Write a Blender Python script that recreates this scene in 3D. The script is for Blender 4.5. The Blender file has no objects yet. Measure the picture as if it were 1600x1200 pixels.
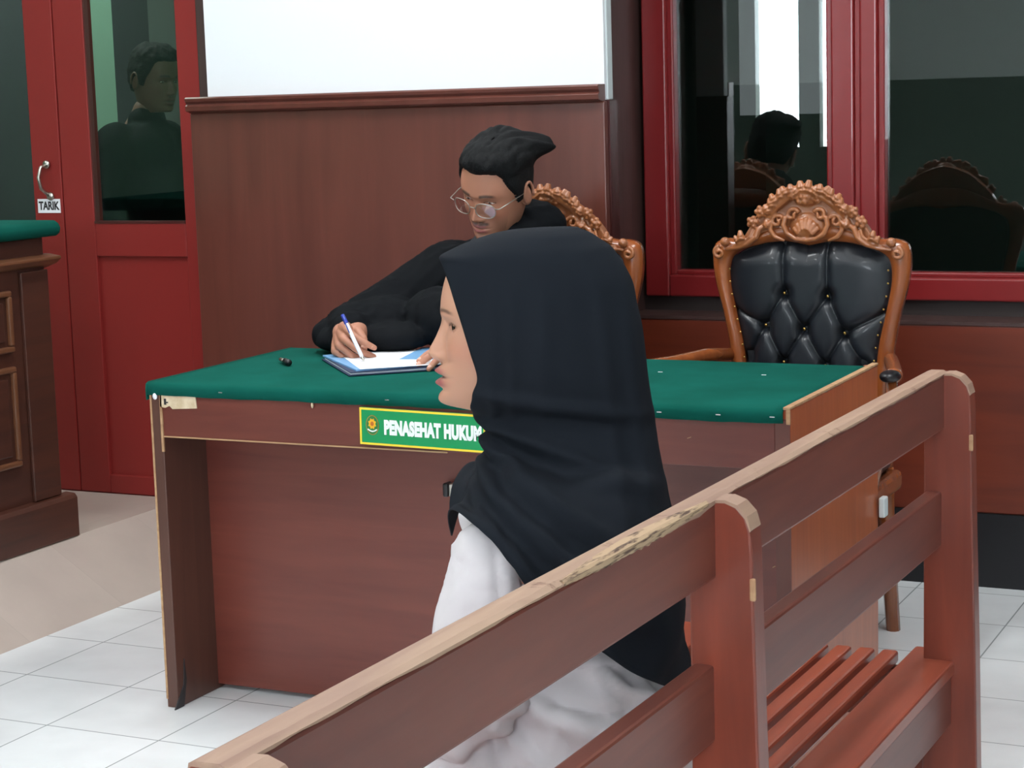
import bpy, bmesh, math, random
import numpy as np
from mathutils import Vector, Matrix, Euler
random.seed(7)
rng = np.random.default_rng(5)
SC = bpy.context.scene
COL = SC.collection

# ------------------------------------------------------------------ camera
PITCH, ROLL, YAW, FPX = .1442, .0297, .4472, 3043.5
cyw, syw = math.cos(YAW), math.sin(YAW)
F = Vector((-syw*math.cos(PITCH), cyw*math.cos(PITCH), -math.sin(PITCH)))
R0 = Vector((cyw, syw, 0)); D0 = F.cross(R0)
RR = R0*math.cos(ROLL) + D0*math.sin(ROLL)
DD = -R0*math.sin(ROLL) + D0*math.cos(ROLL)
camd = bpy.data.cameras.new('camera'); cam = bpy.data.objects.new('camera', camd); COL.objects.link(cam)
camd.sensor_width = 36; camd.sensor_fit = 'HORIZONTAL'; camd.lens = FPX/1600*36
camd.clip_start = .05
m = Matrix.Identity(4)
for i, v in enumerate((RR, -DD, -F)):
    for r in range(3): m[r][i] = v[r]
m.translation = Vector((0, 0, 1.36))
cam.matrix_world = m
SC.camera = cam

# ------------------------------------------------------------------ world, light, exposure
SC.view_settings.view_transform = 'Standard'
SC.view_settings.look = 'None'
SC.view_settings.gamma = 1
SC.view_settings.use_curve_mapping = False
SC.view_settings.exposure = -0.25
W = bpy.data.worlds.new('sky'); SC.world = W; W.use_nodes = True
bgn = W.node_tree.nodes['Background']; bgn.inputs[0].default_value = (.86, .93, 1, 1); bgn.inputs[1].default_value = 22.0

def area(name, loc, size, power, rot=(0, 0, 0), color=(1, 1, 1), spread=math.pi):
    l = bpy.data.lights.new(name, 'AREA'); l.shape = 'RECTANGLE'; l.size, l.size_y = size
    l.energy = power; l.color = color; l.spread = spread
    o = bpy.data.objects.new(name, l); COL.objects.link(o); o.location = loc; o.rotation_euler = rot
    return o
# daylight through the openings behind the camera; front fill and its opening are added
area('front_fill_light', (.2, -3.42, 1.8), (1.5, 1.5), 9, (math.radians(90), 0, 0), (.88, .95, 1))
area('daylight_left_opening', (-4.45, -3.42, 2.0), (.8, 1.6), 4, (math.radians(90), 0, 0), (.88, .95, 1))

# ------------------------------------------------------------------ materials
def lin(c):
    return tuple(((v/255)/12.92 if v/255 <= .04045 else ((v/255+.055)/1.055)**2.4) for v in c) + (1,)
def mat(name, rgb, rough=.5, spec=.5, metal=0, **kw):
    m = bpy.data.materials.new(name); m.use_nodes = True
    b = m.node_tree.nodes['Principled BSDF']
    b.inputs['Base Color'].default_value = lin(rgb); b.inputs['Roughness'].default_value = rough
    b.inputs['Specular IOR Level'].default_value = spec; b.inputs['Metallic'].default_value = metal
    for k, v in kw.items(): b.inputs[k.replace('_', ' ')].default_value = v
    return m
def nodes(m): return m.node_tree.nodes, m.node_tree.links, m.node_tree.nodes['Principled BSDF']
def wood(name, c1, c2, axis='X', rough=.35, scale=1.0, coat=.25, worn=None, bump=.05):
    m = mat(name, c1, rough); n, l, b = nodes(m)
    tc = n.new('ShaderNodeTexCoord'); mp = n.new('ShaderNodeMapping')
    s = {'X': (1.2, 14, 14), 'Y': (14, 1.2, 14), 'Z': (14, 14, 1.2)}[axis]
    mp.inputs['Scale'].default_value = [v*scale for v in s]
    l.new(tc.outputs['Object'], mp.inputs[0])
    nz = n.new('ShaderNodeTexNoise'); nz.inputs['Scale'].default_value = 2.2; nz.inputs['Detail'].default_value = 6; nz.inputs['Distortion'].default_value = .6
    l.new(mp.outputs[0], nz.inputs['Vector'])
    n2 = n.new('ShaderNodeTexNoise'); n2.inputs['Scale'].default_value = 1.3; n2.inputs['Detail'].default_value = 2
    l.new(tc.outputs['Object'], n2.inputs['Vector'])
    mx = n.new('ShaderNodeMix'); mx.data_type = 'RGBA'; mx.inputs[6].default_value = lin(c1); mx.inputs[7].default_value = lin(c2)
    ad = n.new('ShaderNodeMath'); ad.operation = 'MULTIPLY_ADD'; ad.inputs[1].default_value = .55; 
    l.new(nz.outputs[0], ad.inputs[0])
    m2 = n.new('ShaderNodeMath'); m2.operation = 'MULTIPLY'; m2.inputs[1].default_value = .5; l.new(n2.outputs[0], m2.inputs[0]); l.new(m2.outputs[0], ad.inputs[2])
    cr = n.new('ShaderNodeMapRange'); cr.inputs[1].default_value = .35; cr.inputs[2].default_value = .72
    l.new(ad.outputs[0], cr.inputs[0]); l.new(cr.outputs[0], mx.inputs[0])
    out = mx.outputs[2]
    if worn:
        wn = n.new('ShaderNodeTexNoise'); wn.inputs['Scale'].default_value = 9; wn.inputs['Detail'].default_value = 8; wn.inputs['Roughness'].default_value = .7
        l.new(tc.outputs['Object'], wn.inputs['Vector'])
        wr = n.new('ShaderNodeMapRange'); wr.inputs[1].default_value = worn[1]; wr.inputs[2].default_value = worn[1]+.06; l.new(wn.outputs[0], wr.inputs[0])
        m3 = n.new('ShaderNodeMix'); m3.data_type = 'RGBA'; m3.inputs[7].default_value = lin(worn[0]); l.new(out, m3.inputs[6]); l.new(wr.outputs[0], m3.inputs[0])
        out = m3.outputs[2]
    l.new(out, b.inputs['Base Color'])
    b.inputs['Coat Weight'].default_value = coat; b.inputs['Coat Roughness'].default_value = .25
    bp = n.new('ShaderNodeBump'); bp.inputs['Strength'].default_value = bump; bp.inputs['Distance'].default_value = .01
    l.new(nz.outputs[0], bp.inputs['Height']); l.new(bp.outputs[0], b.inputs['Normal'])
    return m
def fabric(name, rgb, rough=.9, sheen=.3, weave=900, bump=.15, c2=None, nscale=3, spec=.06):
    m = mat(name, rgb, rough, spec); n, l, b = nodes(m)
    b.inputs['Sheen Weight'].default_value = sheen; b.inputs['Sheen Roughness'].default_value = .5
    tc = n.new('ShaderNodeTexCoord')
    nz = n.new('ShaderNodeTexNoise'); nz.inputs['Scale'].default_value = weave; nz.inputs['Detail'].default_value = 2
    l.new(tc.outputs['Object'], nz.inputs['Vector'])
    bp = n.new('ShaderNodeBump'); bp.inputs['Strength'].default_value = bump; bp.inputs['Distance'].default_value = .002
    l.new(nz.outputs[0], bp.inputs['Height']); l.new(bp.outputs[0], b.inputs['Normal'])
    if c2:
        n2 = n.new('ShaderNodeTexNoise'); n2.inputs['Scale'].default_value = nscale; n2.inputs['Detail'].default_value = 5
        l.new(tc.outputs['Object'], n2.inputs['Vector'])
        mx = n.new('ShaderNodeMix'); mx.data_type = 'RGBA'; mx.inputs[6].default_value = lin(rgb); mx.inputs[7].default_value = lin(c2)
        mr = n.new('ShaderNodeMapRange'); mr.inputs[1].default_value = .35; mr.inputs[2].default_value = .65
        l.new(n2.outputs[0], mr.inputs[0]); l.new(mr.outputs[0], mx.inputs[0]); l.new(mx.outputs[2], b.inputs['Base Color'])
    return m
def vcol(name, rough=.5, sss=.12):
    m = mat(name, (200, 150, 120), rough); n, l, b = nodes(m)
    a = n.new('ShaderNodeVertexColor'); a.layer_name = 'Col'
    l.new(a.outputs[0], b.inputs['Base Color'])
    b.inputs['Subsurface Weight'].default_value = sss; b.inputs['Subsurface Radius'].default_value = (.01, .004, .002)
    b.inputs['Subsurface Scale'].default_value = .5
    return m
def emit(name, rgb, s):
    m = bpy.data.materials.new(name); m.use_nodes = True; n = m.node_tree.nodes; n.clear()
    e = n.new('ShaderNodeEmission'); e.inputs[0].default_value = lin(rgb); e.inputs[1].default_value = s
    o = n.new('ShaderNodeOutputMaterial'); m.node_tree.links.new(e.outputs[0], o.inputs[0]); return m

M = {}
M['desk'] = wood('desk_wood', (116, 56, 44), (92, 38, 31), 'X', .38, worn=None)
M['desk_side'] = wood('desk_side_wood', (176, 94, 52), (146, 70, 38), 'Z', .35)
M['desk_dark'] = wood('desk_end_wood', (92, 58, 46), (72, 42, 34), 'Z', .45)
M['raw'] = wood('raw_wood_edge', (196, 160, 120), (150, 105, 75), 'X', .7, 2, 0)
M['panel'] = wood('partition_wood', (104, 56, 46), (82, 42, 34), 'Z', .3, .6)
M['panel_edge'] = wood('partition_edge_wood', (78, 32, 30), (64, 26, 24), 'Z', .35)
M['wains'] = wood('wainscot_wood', (120, 50, 30), (84, 33, 20), 'X', .35, .5)
M['bench'] = wood('bench_wood', (120, 62, 47), (94, 43, 33), 'Y', .4, 1, .12)
M['bench_seat'] = wood('bench_seat_wood', (158, 78, 54), (124, 54, 36), 'Y', .36, 1, .2)
M['bench_post'] = wood('bench_post_wood', (134, 58, 38), (100, 40, 25), 'Z', .36, 1, .2)
M['bench_edge'] = wood('bench_worn_edge', (172, 142, 118), (140, 106, 92), 'Y', .6, 1.5, 0, worn=((112, 78, 62), .60))
M['judge'] = wood('judge_bench_wood', (84, 46, 32), (58, 32, 24), 'Y', .4, 1, .2)
M['judge_light'] = wood('judge_bench_bead', (120, 76, 48), (90, 54, 34), 'Y', .4)
M['red'] = mat('red_gloss_paint', (126, 30, 32), .3); M['red'].node_tree.nodes['Principled BSDF'].inputs['Coat Weight'].default_value = .3
M['door'] = mat('door_red_paint', (130, 38, 35), .45, .35)
M['darktrim'] = wood('dark_trim_wood', (74, 52, 48), (58, 40, 38), 'Z', .4)
M['black'] = mat('black_skirting_tile', (20, 20, 24), .35)
M['darkwall'] = mat('dark_wall', (42, 30, 28), .6); M['farwall'] = mat('dark_green_far_wall', (50, 62, 54), .8)
M['cloth'] = fabric('green_baize', (17, 88, 77), .95, .0, 700, .2, (13, 78, 67), 5)
M['hijab'] = fabric('black_hijab_fabric', (28, 32, 38), .8, .0, 1500, .12)
M['robe'] = fabric('black_robe_fabric', (18, 20, 23), .75, .0, 1200, .1)
M['satin'] = fabric('black_satin_stripe', (40, 42, 46), .5, .03, 1200, .05)
M['tunic'] = fabric('white_tunic_fabric', (208, 202, 204), .9, .0, 1400, .12, (198, 194, 197), 4)
M['trouser'] = fabric('black_trouser_fabric', (26, 26, 30), .9, .1)
M['hair'] = mat('black_hair', (10, 12, 14), .75, .25)
def _hairbump():
    n, l, b = nodes(M['hair']); tc = n.new('ShaderNodeTexCoord'); mp = n.new('ShaderNodeMapping'); mp.inputs['Scale'].default_value = (60, 240, 60)
    nz = n.new('ShaderNodeTexNoise'); nz.inputs['Scale'].default_value = 3; l.new(tc.outputs['Object'], mp.inputs[0]); l.new(mp.outputs[0], nz.inputs['Vector'])
    bp = n.new('ShaderNodeBump'); bp.inputs['Strength'].default_value = .6; bp.inputs['Distance'].default_value = .004
    l.new(nz.outputs[0], bp.inputs['Height']); l.new(bp.outputs[0], b.inputs['Normal'])
_hairbump()
M['skin'] = vcol('skin')
M['eye'] = vcol('eye_white', .15, 0)
M['metal'] = mat('brushed_metal', (190, 186, 178), .3, .5, 1)
M['chrome'] = mat('chrome', (225, 225, 228), .18, .5, 1)
M['gold'] = mat('gilt_metal', (196, 160, 90), .3, .5, 1)
M['blackplastic'] = mat('black_plastic', (20, 20, 24), .35)
M['leather'] = mat('black_leather', (22, 27, 34), .42, .5); M['leather'].node_tree.nodes['Principled BSDF'].inputs['Coat Weight'].default_value = .15
M['carve'] = wood('carved_teak', (166, 102, 60), (124, 70, 40), 'Z', .32, 1, .4)
M['stile'] = wood('chair_teak', (160, 88, 42), (122, 60, 28), 'Z', .25, 1, .5)
M['paper'] = mat('white_paper', (238, 240, 244), .7)
M['white'] = mat('white_board_surface', (232, 236, 240), .55)
M['whiteframe'] = mat('pale_board_edge', (205, 215, 216), .4)
M['blueink'] = mat('blue_plastic', (40, 60, 160), .3)
M['clearp'] = mat('clear_pen_barrel', (225, 228, 236), .2, .6)
M['lightblue'] = mat('light_blue_cover', (120, 170, 215), .4)
M['darkblue'] = mat('dark_blue_cover', (38, 52, 84), .45)
M['signgreen'] = mat('sign_green', (0, 146, 84), .35)
M['signyellow'] = mat('sign_yellow', (246, 214, 60), .4)
M['signwhite'] = mat('sign_white', (245, 250, 250), .4)
M['ink'] = mat('black_ink', (40, 38, 40), .6)
M['sticker'] = fabric('cream_sticker', (226, 208, 180), .7, 0, 300, .05, (206, 184, 150), 60)
M['mint'] = mat('mint_wall_paint', (128, 172, 148), .8)
M['greywall'] = mat('grey_wall_paint', (205, 212, 210), .85)
M['greengrey'] = mat('grey_green_dado', (84, 98, 88), .8)
M['ceiling'] = mat('white_ceiling_paint', (238, 238, 236), .9)
M['lamp'] = emit('lamp_tube_glow', (255, 250, 240), 4)
M['olive'] = fabric('olive_curtain', (110, 120, 40), .9)
M['teeth'] = mat('teeth', (235, 230, 222), .3)
def glass(name, tint=(1, 1, 1), rough=0.0, f0=.08):
    m = bpy.data.materials.new(name); m.use_nodes = True; n = m.node_tree.nodes; l = m.node_tree.links; n.clear()
    g = n.new('ShaderNodeBsdfGlossy'); g.inputs['Roughness'].default_value = rough; g.inputs[0].default_value = (1, 1, 1, 1)
    t = n.new('ShaderNodeBsdfTransparent'); t.inputs[0].default_value = (*tint, 1)
    ge = n.new('ShaderNodeNewGeometry'); dt = n.new('ShaderNodeVectorMath'); dt.operation = 'DOT_PRODUCT'
    l.new(ge.outputs['Incoming'], dt.inputs[0]); l.new(ge.outputs['Normal'], dt.inputs[1])
    ab = n.new('ShaderNodeMath'); ab.operation = 'ABSOLUTE'; l.new(dt.outputs['Value'], ab.inputs[0])
    su = n.new('ShaderNodeMath'); su.operation = 'SUBTRACT'; su.inputs[0].default_value = 1; l.new(ab.outputs[0], su.inputs[1])
    pw = n.new('ShaderNodeMath'); pw.operation = 'POWER'; pw.inputs[1].default_value = 5; l.new(su.outputs[0], pw.inputs[0])
    ma = n.new('ShaderNodeMath'); ma.operation = 'MULTIPLY_ADD'; ma.inputs[1].default_value = .92; ma.inputs[2].default_value = f0; l.new(pw.outputs[0], ma.inputs[0])
    mx = n.new('ShaderNodeMixShader'); l.new(ma.outputs[0], mx.inputs[0]); l.new(t.outputs[0], mx.inputs[1]); l.new(g.outputs[0], mx.inputs[2])
    o = n.new('ShaderNodeOutputMaterial'); l.new(mx.outputs[0], o.inputs[0]); return m
M['glass'] = glass('tinted_window_glass', (.75, .82, .8))
M['doorglass'] = glass('door_glass', (.72, .80, .77), 0, .035)
M['lens'] = glass('spectacle_glass', (.97, .97, .97))
def tiles(name, size, c, grout, gw=.003, off=(0, 0), plane='XY', rough=.22, var=(1, 1)):
    m = mat(name, c, rough); n, l, b = nodes(m)
    tc = n.new('ShaderNodeTexCoord'); mp = n.new('ShaderNodeMapping'); l.new(tc.outputs['Object'], mp.inputs[0])
    mp.inputs['Location'].default_value = (off[0], off[1], 0)
    br = n.new('ShaderNodeTexBrick'); br.offset = 0; br.squash = 1
    br.inputs['Scale'].default_value = 1; br.inputs['Brick Width'].default_value = size; br.inputs['Row Height'].default_value = size
    br.inputs['Mortar Size'].default_value = gw; br.inputs['Mortar Smooth'].default_value = .3
    br.inputs['Color1'].default_value = lin(c); br.inputs['Color2'].default_value = lin(tuple(v-5 for v in c)); br.inputs['Mortar'].default_value = lin(grout)
    l.new(mp.outputs[0], br.inputs['Vector'])
    nz = n.new('ShaderNodeTexNoise'); nz.inputs['Scale'].default_value = 5; nz.inputs['Detail'].default_value = 6; l.new(tc.outputs['Object'], nz.inputs['Vector'])
    mr = n.new('ShaderNodeMapRange'); mr.inputs[1].default_value = .3; mr.inputs[2].default_value = .7; mr.inputs[3].default_value = .9; mr.inputs[4].default_value = 1.03
    l.new(nz.outputs[0], mr.inputs[0])
    mu = n.new('ShaderNodeMix'); mu.data_type = 'RGBA'; mu.blend_type = 'MULTIPLY'; mu.inputs[0].default_value = 1
    l.new(br.outputs[0], mu.inputs[6]); l.new(mr.outputs[0], mu.inputs[7]); l.new(mu.outputs[2], b.inputs['Base Color'])
    return m
M['floor'] = tiles('white_floor_tiles', .305, (238, 242, 244), (160, 166, 168), .0022, (.052, -.002))
M['stage'] = tiles('beige_stage_tiles', .40, (188, 174, 164), (180, 167, 157), .002, (0, .1), rough=.35)
M['dado'] = M['greengrey']

# ------------------------------------------------------------------ object helpers
def wloc(o):
    v = Vector(o.location)
    while o.parent: o = o.parent; v += Vector(o.location)
    return v
def link_mesh(name, me, material, parent=None, smooth=False):
    o = bpy.data.objects.new(name, me); COL.objects.link(o)
    if parent is not None:
        me.transform(Matrix.Translation(-wloc(parent))); o.parent = parent
    if material is not None:
        me.materials.clear(); me.materials.append(material)
    if smooth: me.polygons.foreach_set('use_smooth', [True]*len(me.polygons))
    return o
def tag(o, label=None, cat=None, group=None, kind=None):
    if label: o['label'] = label
    if cat: o['category'] = cat
    if group: o['group'] = group
    if kind: o['kind'] = kind
    return o
def thing(name, loc, label=None, cat=None, group=None):
    o = bpy.data.objects.new(name, None); COL.objects.link(o); o.location = loc; o.empty_display_size = .05
    return tag(o, label, cat, group)
def copy_tree(o, parent=None):
    c = o.copy(); COL.objects.link(c); c.parent = parent
    for ch in [x for x in bpy.data.objects if x.parent == o]: copy_tree(ch, c)
    return c

class MB:
    def __init__(s): s.bm = bmesh.new()
    def box(s, x0, x1, y0, y1, z0, z1, mi=0):
        v = [s.bm.verts.new((x, y, z)) for x in (x0, x1) for y in (y0, y1) for z in (z0, z1)]
        for f in ((0, 1, 3, 2), (4, 6, 7, 5), (0, 4, 5, 1), (2, 3, 7, 6), (0, 2, 6, 4), (1, 5, 7, 3)):
            fc = s.bm.faces.new([v[i] for i in f]); fc.material_index = mi
        return s
    def prism(s, pts, a, b, axis='Y'):
        # pts: polygon of (p, q); axis Y -> (x, z) polygon extruded in y; X -> (y, z); Z -> (x, y)
        def mk(p, t): return {'Y': (p[0], t, p[1]), 'X': (t, p[0], p[1]), 'Z': (p[0], p[1], t)}[axis]
        A = [s.bm.verts.new(mk(p, a)) for p in pts]; B = [s.bm.verts.new(mk(p, b)) for p in pts]
        s.bm.faces.new(A); s.bm.faces.new(B[::-1]); n = len(pts)
        for i in range(n): s.bm.faces.new((A[i], B[i], B[(i+1) % n], A[(i+1) % n]))
        return s
    def hexa(s, P):
        v = [s.bm.verts.new(p) for p in P]
        for f in ((0, 1, 2, 3), (7, 6, 5, 4), (0, 4, 5, 1), (1, 5, 6, 2), (2, 6, 7, 3), (3, 7, 4, 0)): s.bm.faces.new([v[i] for i in f])
        return s
    def tube(s, pts, rad, seg=10, closed=False, flat=1.0, up=None):
        pts = [Vector(p) for p in pts]; n = len(pts)
        if not hasattr(rad, '__len__'): rad = [rad]*n
        rings = []; prev = None
        for i, p in enumerate(pts):
            a = pts[(i-1) % n] if (closed or i > 0) else p; b = pts[(i+1) % n] if (closed or i < n-1) else p
            t = (b-a).normalized()
            if up is not None: u = Vector(up); u = (u - t*u.dot(t)).normalized()
            else:
                if prev is None: u = t.orthogonal().normalized()
                else: u = (prev - t*prev.dot(t)).normalized()
            prev = u; w = t.cross(u)
            rings.append([s.bm.verts.new(p + u*math.cos(k*2*math.pi/seg)*rad[i]*flat + w*math.sin(k*2*math.pi/seg)*rad[i]) for k in range(seg)])
        for i in range(n if closed else n-1):
            A, B = rings[i], rings[(i+1) % n]
            for k in range(seg): s.bm.faces.new((A[k], A[(k+1) % seg], B[(k+1) % seg], B[k]))
        if not closed:
            s.bm.faces.new(rings[0][::-1]); s.bm.faces.new(rings[-1])
        return s
    def ell(s, c, r, rot=None, seg=14, rings=8):
        T = Matrix.Translation(Vector(c)) @ (rot.to_matrix().to_4x4() if rot is not None else Matrix.Identity(4)) @ Matrix.Diagonal((*([r]*3 if not hasattr(r, '__len__') else r), 1))
        bmesh.ops.create_uvsphere(s.bm, u_segments=seg, v_segments=rings, radius=1, matrix=T); return s
    def build(s, name, material, parent=None, smooth=False, bevel=0, bseg=2, mats=None):
        bmesh.ops.recalc_face_normals(s.bm, faces=s.bm.faces)
        me = bpy.data.meshes.new(name); s.bm.to_mesh(me); s.bm.free()
        idx = [p.material_index for p in me.polygons]
        o = link_mesh(name, me, material, parent, smooth)
        if mats:
            for mm in mats: me.materials.append(mm)
            me.polygons.foreach_set('material_index', idx)
        if bevel:
            md = o.modifiers.new('bevel', 'BEVEL'); md.width = bevel; md.segments = bseg; md.limit_method = 'ANGLE'; md.angle_limit = math.radians(40)
        return o
def box(name, x0, x1, y0, y1, z0, z1, material, parent=None, bevel=0, **k):
    return MB().box(x0, x1, y0, y1, z0, z1).build(name, material, parent, bevel=bevel)
def struct(o, label=None): return tag(o, label, None, None, 'structure')

def cr(P, n):
    """Catmull-Rom resample of rows (list of tuples) to n rows"""
    P = np.array(P, float); m = len(P); t = np.linspace(0, m-1, n); i = np.clip(np.floor(t).astype(int), 0, m-2); u = (t-i)[:, None]
    g = lambda k: P[np.clip(k, 0, m-1)]
    p0, p1, p2, p3 = g(i-1), g(i), g(i+1), g(i+2)
    return .5*((2*p1)+(-p0+p2)*u+(2*p0-5*p1+4*p2-p3)*u*u+(-p0+3*p1-3*p2+p3)*u**3)
def smst(a, b, x): t = np.clip((x-a)/(b-a), 0, 1); return t*t*(3-2*t)
def grid_mesh(name, V, wrap=True, cap0=False, cap1=False, keep=None):
    """V: (rows, cols, 3)"""
    r, c, _ = V.shape; faces = []
    for i in range(r-1):
        for j in range(c if wrap else c-1):
            k = (j+1) % c
            if keep is None or keep[i, j]: faces.append((i*c+j, i*c+k, (i+1)*c+k, (i+1)*c+j))
    if cap0: faces.append(tuple(range(c))[::-1])
    if cap1: faces.append(tuple((r-1)*c+j for j in range(c)))
    me = bpy.data.meshes.new(name); me.from_pydata(V.reshape(-1, 3).tolist(), [], faces); me.update(); return me
def evaluated(o, name):
    bpy.context.view_layer.update(); dg = bpy.context.evaluated_depsgraph_get()
    return bpy.data.meshes.new_from_object(o.evaluated_get(dg))
def fuse(bm_or_me, voxel, smooth=6, fac=.5, name='fused', dec=None):
    """one continuous skin over a set of overlapping closed shapes"""
    if isinstance(bm_or_me, bmesh.types.BMesh):
        me = bpy.data.meshes.new(name); bm_or_me.to_mesh(me); bm_or_me.free()
    else: me = bm_or_me
    o = bpy.data.objects.new('tmp_fuse', me); COL.objects.link(o)
    md = o.modifiers.new('r', 'REMESH'); md.mode = 'VOXEL'; md.voxel_size = voxel; md.adaptivity = 0
    if smooth:
        ms = o.modifiers.new('s', 'SMOOTH'); ms.factor = fac; ms.iterations = smooth
    out = evaluated(o, name); bpy.data.objects.remove(o); bpy.data.meshes.remove(me); out.name = name
    return out
def get_v(me):
    a = np.empty(len(me.vertices)*3); me.vertices.foreach_get('co', a); return a.reshape(-1, 3)
def get_n(me):
    a = np.empty(len(me.vertices)*3); me.vertex_normals.foreach_get('vector', a); return a.reshape(-1, 3)
def set_v(me, v): me.vertices.foreach_set('co', np.asarray(v, float).ravel()); me.update()
def paint(me, cols):
    a = me.color_attributes.new('Col', 'FLOAT_COLOR', 'POINT')
    c = np.ones((len(me.vertices), 4)); c[:, :3] = cols; a.data.foreach_set('color', c.ravel())
def join(meshes, name):
    bm = bmesh.new()
    for me in meshes: bm.from_mesh(me)
    out = bpy.data.meshes.new(name); bm.to_mesh(out); bm.free(); return out
def text_mesh(s, size, extrude, offset=0.0, sx=1.0, align='LEFT', space=1.0):
    c = bpy.data.curves.new('txt', 'FONT'); c.body = s; c.size = size; c.extrude = extrude; c.offset = offset; c.align_x = align; c.align_y = 'CENTER'; c.space_character = space
    o = bpy.data.objects.new('tmp_txt', c); COL.objects.link(o); me = evaluated(o, 'lettering'); bpy.data.objects.remove(o)
    me.transform(Matrix.Diagonal((sx, 1, 1, 1))); return me

# ================================================================== SETTING
YW = 5.26      # front of the wainscot
YG = 5.42      # window glass
struct(box('floor', -7, 2.3, -3.6, 5.45, -.1, 0, M['floor']))
b = MB()
b.prism([(-7, 0), (-3.285, 0), (-3.53, .155), (-7, .155)], -1.0, 4.965)
struct(b.build('floor', M['stage']), 'raised beige tiled stage under the judge bench')
struct(box('ceiling', -7, 2.3, -3.6, 9, 3.3, 3.4, M['ceiling']))
struct(box('wall_left', -7.1, -7, -3.6, 9, 0, 3.3, M['mint']))
b = MB(); b.box(2.2, 2.3, -3.6, 5.45, 0, 3.3)
struct(b.build('wall_right', M['greywall']))
# wall behind the camera, left openings mirrored in glass, wide one added for fill
b = MB()
Y0, Y1 = -3.6, -3.5
def wallseg(x0, x1, z0, z1):
    for za, zb, mi in ((0, 1.43, 0), (1.43, 3.3, 1)):
        a_, b_ = max(z0, za), min(z1, zb)
        if b_ > a_: b.box(x0, x1, Y0, Y1, a_, b_, mi)
wallseg(-7, -4.75, 0, 3.3); wallseg(-4.41, -4.25, 0, 3.3); wallseg(-4.17, -.6, 0, 3.3); wallseg(1.0, 2.3, 0, 3.3); wallseg(-.6, 1.0, 0, 1.0); wallseg(-.6, 1.0, 2.6, 3.3)
wallseg(-4.75, -4.41, 0, .95); wallseg(-4.25, -4.17, 0, .95); wallseg(-4.75, -4.41, 2.8, 3.3); wallseg(-4.25, -4.17, 2.8, 3.3)
o = b.build('wall_front', M['dado'], mats=[M['greywall']]); struct(o)
# ---- back wall: wainscot, dark wall, windows
XR = -2.14     # inner corner next to the windows
b = MB(); b.box(XR, 2.3, YW, 5.45, .206, .722)
struct(b.build('wall_back', M['wains'], bevel=.004))
struct(box('baseboard_back', XR, 2.3, YW-.006, 5.45, 0, .206, M['black']))
struct(box('trim_1', XR, 2.3, YW-.003, YW+.15, .722, .732, M['darktrim']), 'dull brown cap on the wainscot under the windows')
b = MB(); b.box(XR, 2.3, 5.40, 5.5, .73, .775); b.box(XR, 2.3, 5.40, 5.5, 2.75, 3.3)
struct(b.build('wall_back', M['darkwall']))
b = MB(); b.box(-3.39, XR, 4.97, 5.07, 0, 3.3); b.box(-2.24, XR, 5.0, 5.5, 0, 3.3)
struct(b.build('wall_back', M['darktrim']))
def window(n, x0, x1, xg0, xg1, zb, zt):
    r = thing('window_%d' % n, (x0, YG, zb)); struct(r)
    f = MB(); yf, yb = 5.375, 5.44
    f.box(x0, xg0-.018, yf, yb, zb, zt); f.box(xg1+.018, x1, yf, yb, zb, zt); f.box(xg0-.018, xg1+.018, yf, yb, zb, zb+.064); f.box(xg0-.018, xg1+.018, yf, yb, zt-.08, zt)
    f.build('window_frame', M['red'], r, bevel=.006, bseg=3)
    g = MB()   # sloping glazing bead round the pane
    for (a0, a1, c0, c1) in ((xg0-.02, xg0, zb+.062, zt-.08), (xg1, xg1+.02, zb+.062, zt-.08)): g.box(a0, a1, yf+.016, yb-.004, c0, c1)
    g.box(xg0, xg1, yf+.016, yb-.004, zb+.062, zb+.078); g.build('glazing_bead', M['red'], r, bevel=.005, bseg=2)
    MB().box(xg0-.005, xg1+.005, YG, YG+.005, zb+.07, zt-.07).build('pane', M['glass'], r)
    return r
ws = 5.40/5.26
window(1, -2.128, -1.495, -2.035, -1.578, .775, 2.75)
window(2, -1.478, .62, -1.411, .55, .775, 2.75)
b = MB(); b.box(-1.495, -1.478, 5.385, 5.46, .775, 2.75); struct(b.build('trim_2', M['red'], bevel=.003), 'narrow red post between the two window frames')
window(3, .64, 2.2, .72, 2.1, .775, 2.75)
# dark room behind the windows
b = MB(); b.box(-3.0, 2.4, 8.9, 9, 0, 3.3); b.box(2.3, 2.4, 5.5, 9, 0, 3.3); b.box(-3.0, -2.9, 5.5, 9, 0, 3.3)
struct(b.build('wall_back', M['farwall']))
struct(box('floor', -7, 2.4, 5.5, 9, -.1, 0, M['black']))

# ---- door wall (left) : two leaves
YD = 4.965
def leaf(n, x0, x1, xg0, xg1, handle=False):
    r = thing('door_%d' % n, (x0, YD, .155)); struct(r)
    f = MB(); y0, y1 = YD, YD+.045
    f.box(x0, xg0, y0, y1, .157, 2.5); f.box(xg1, x1, y0, y1, .157, 2.5)
    f.box(xg0, xg1, y0, y1, .915, 1.022); f.box(xg0, xg1, y0, y1, .157, .217); f.box(xg0, xg1, y0, y1, 2.38, 2.5)
    f.build('door_frame', M['door'], r, bevel=.003)
    MB().box(xg0, xg1, y0+.012, y1-.01, .217, .915).build('door_panel', M['door'], r)
    MB().box(xg0, xg1, y0+.02, y0+.025, 1.022, 2.38).build('pane', M['doorglass'], r)
    g = MB(); g.box(xg0-.0, xg0+.006, y0+.002, y0+.02, 1.022, 2.38); g.box(xg0, xg1, y0-.002, y0+.02, 1.018, 1.026); g.build('glazing_bead', M['panel_edge'], r)
    return r
d1 = leaf(1, -3.932, -3.392, -3.816, -3.474)
d2 = leaf(2, -4.75, -3.936, -4.63, -4.048)
h = MB(); hx = -3.985
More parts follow.
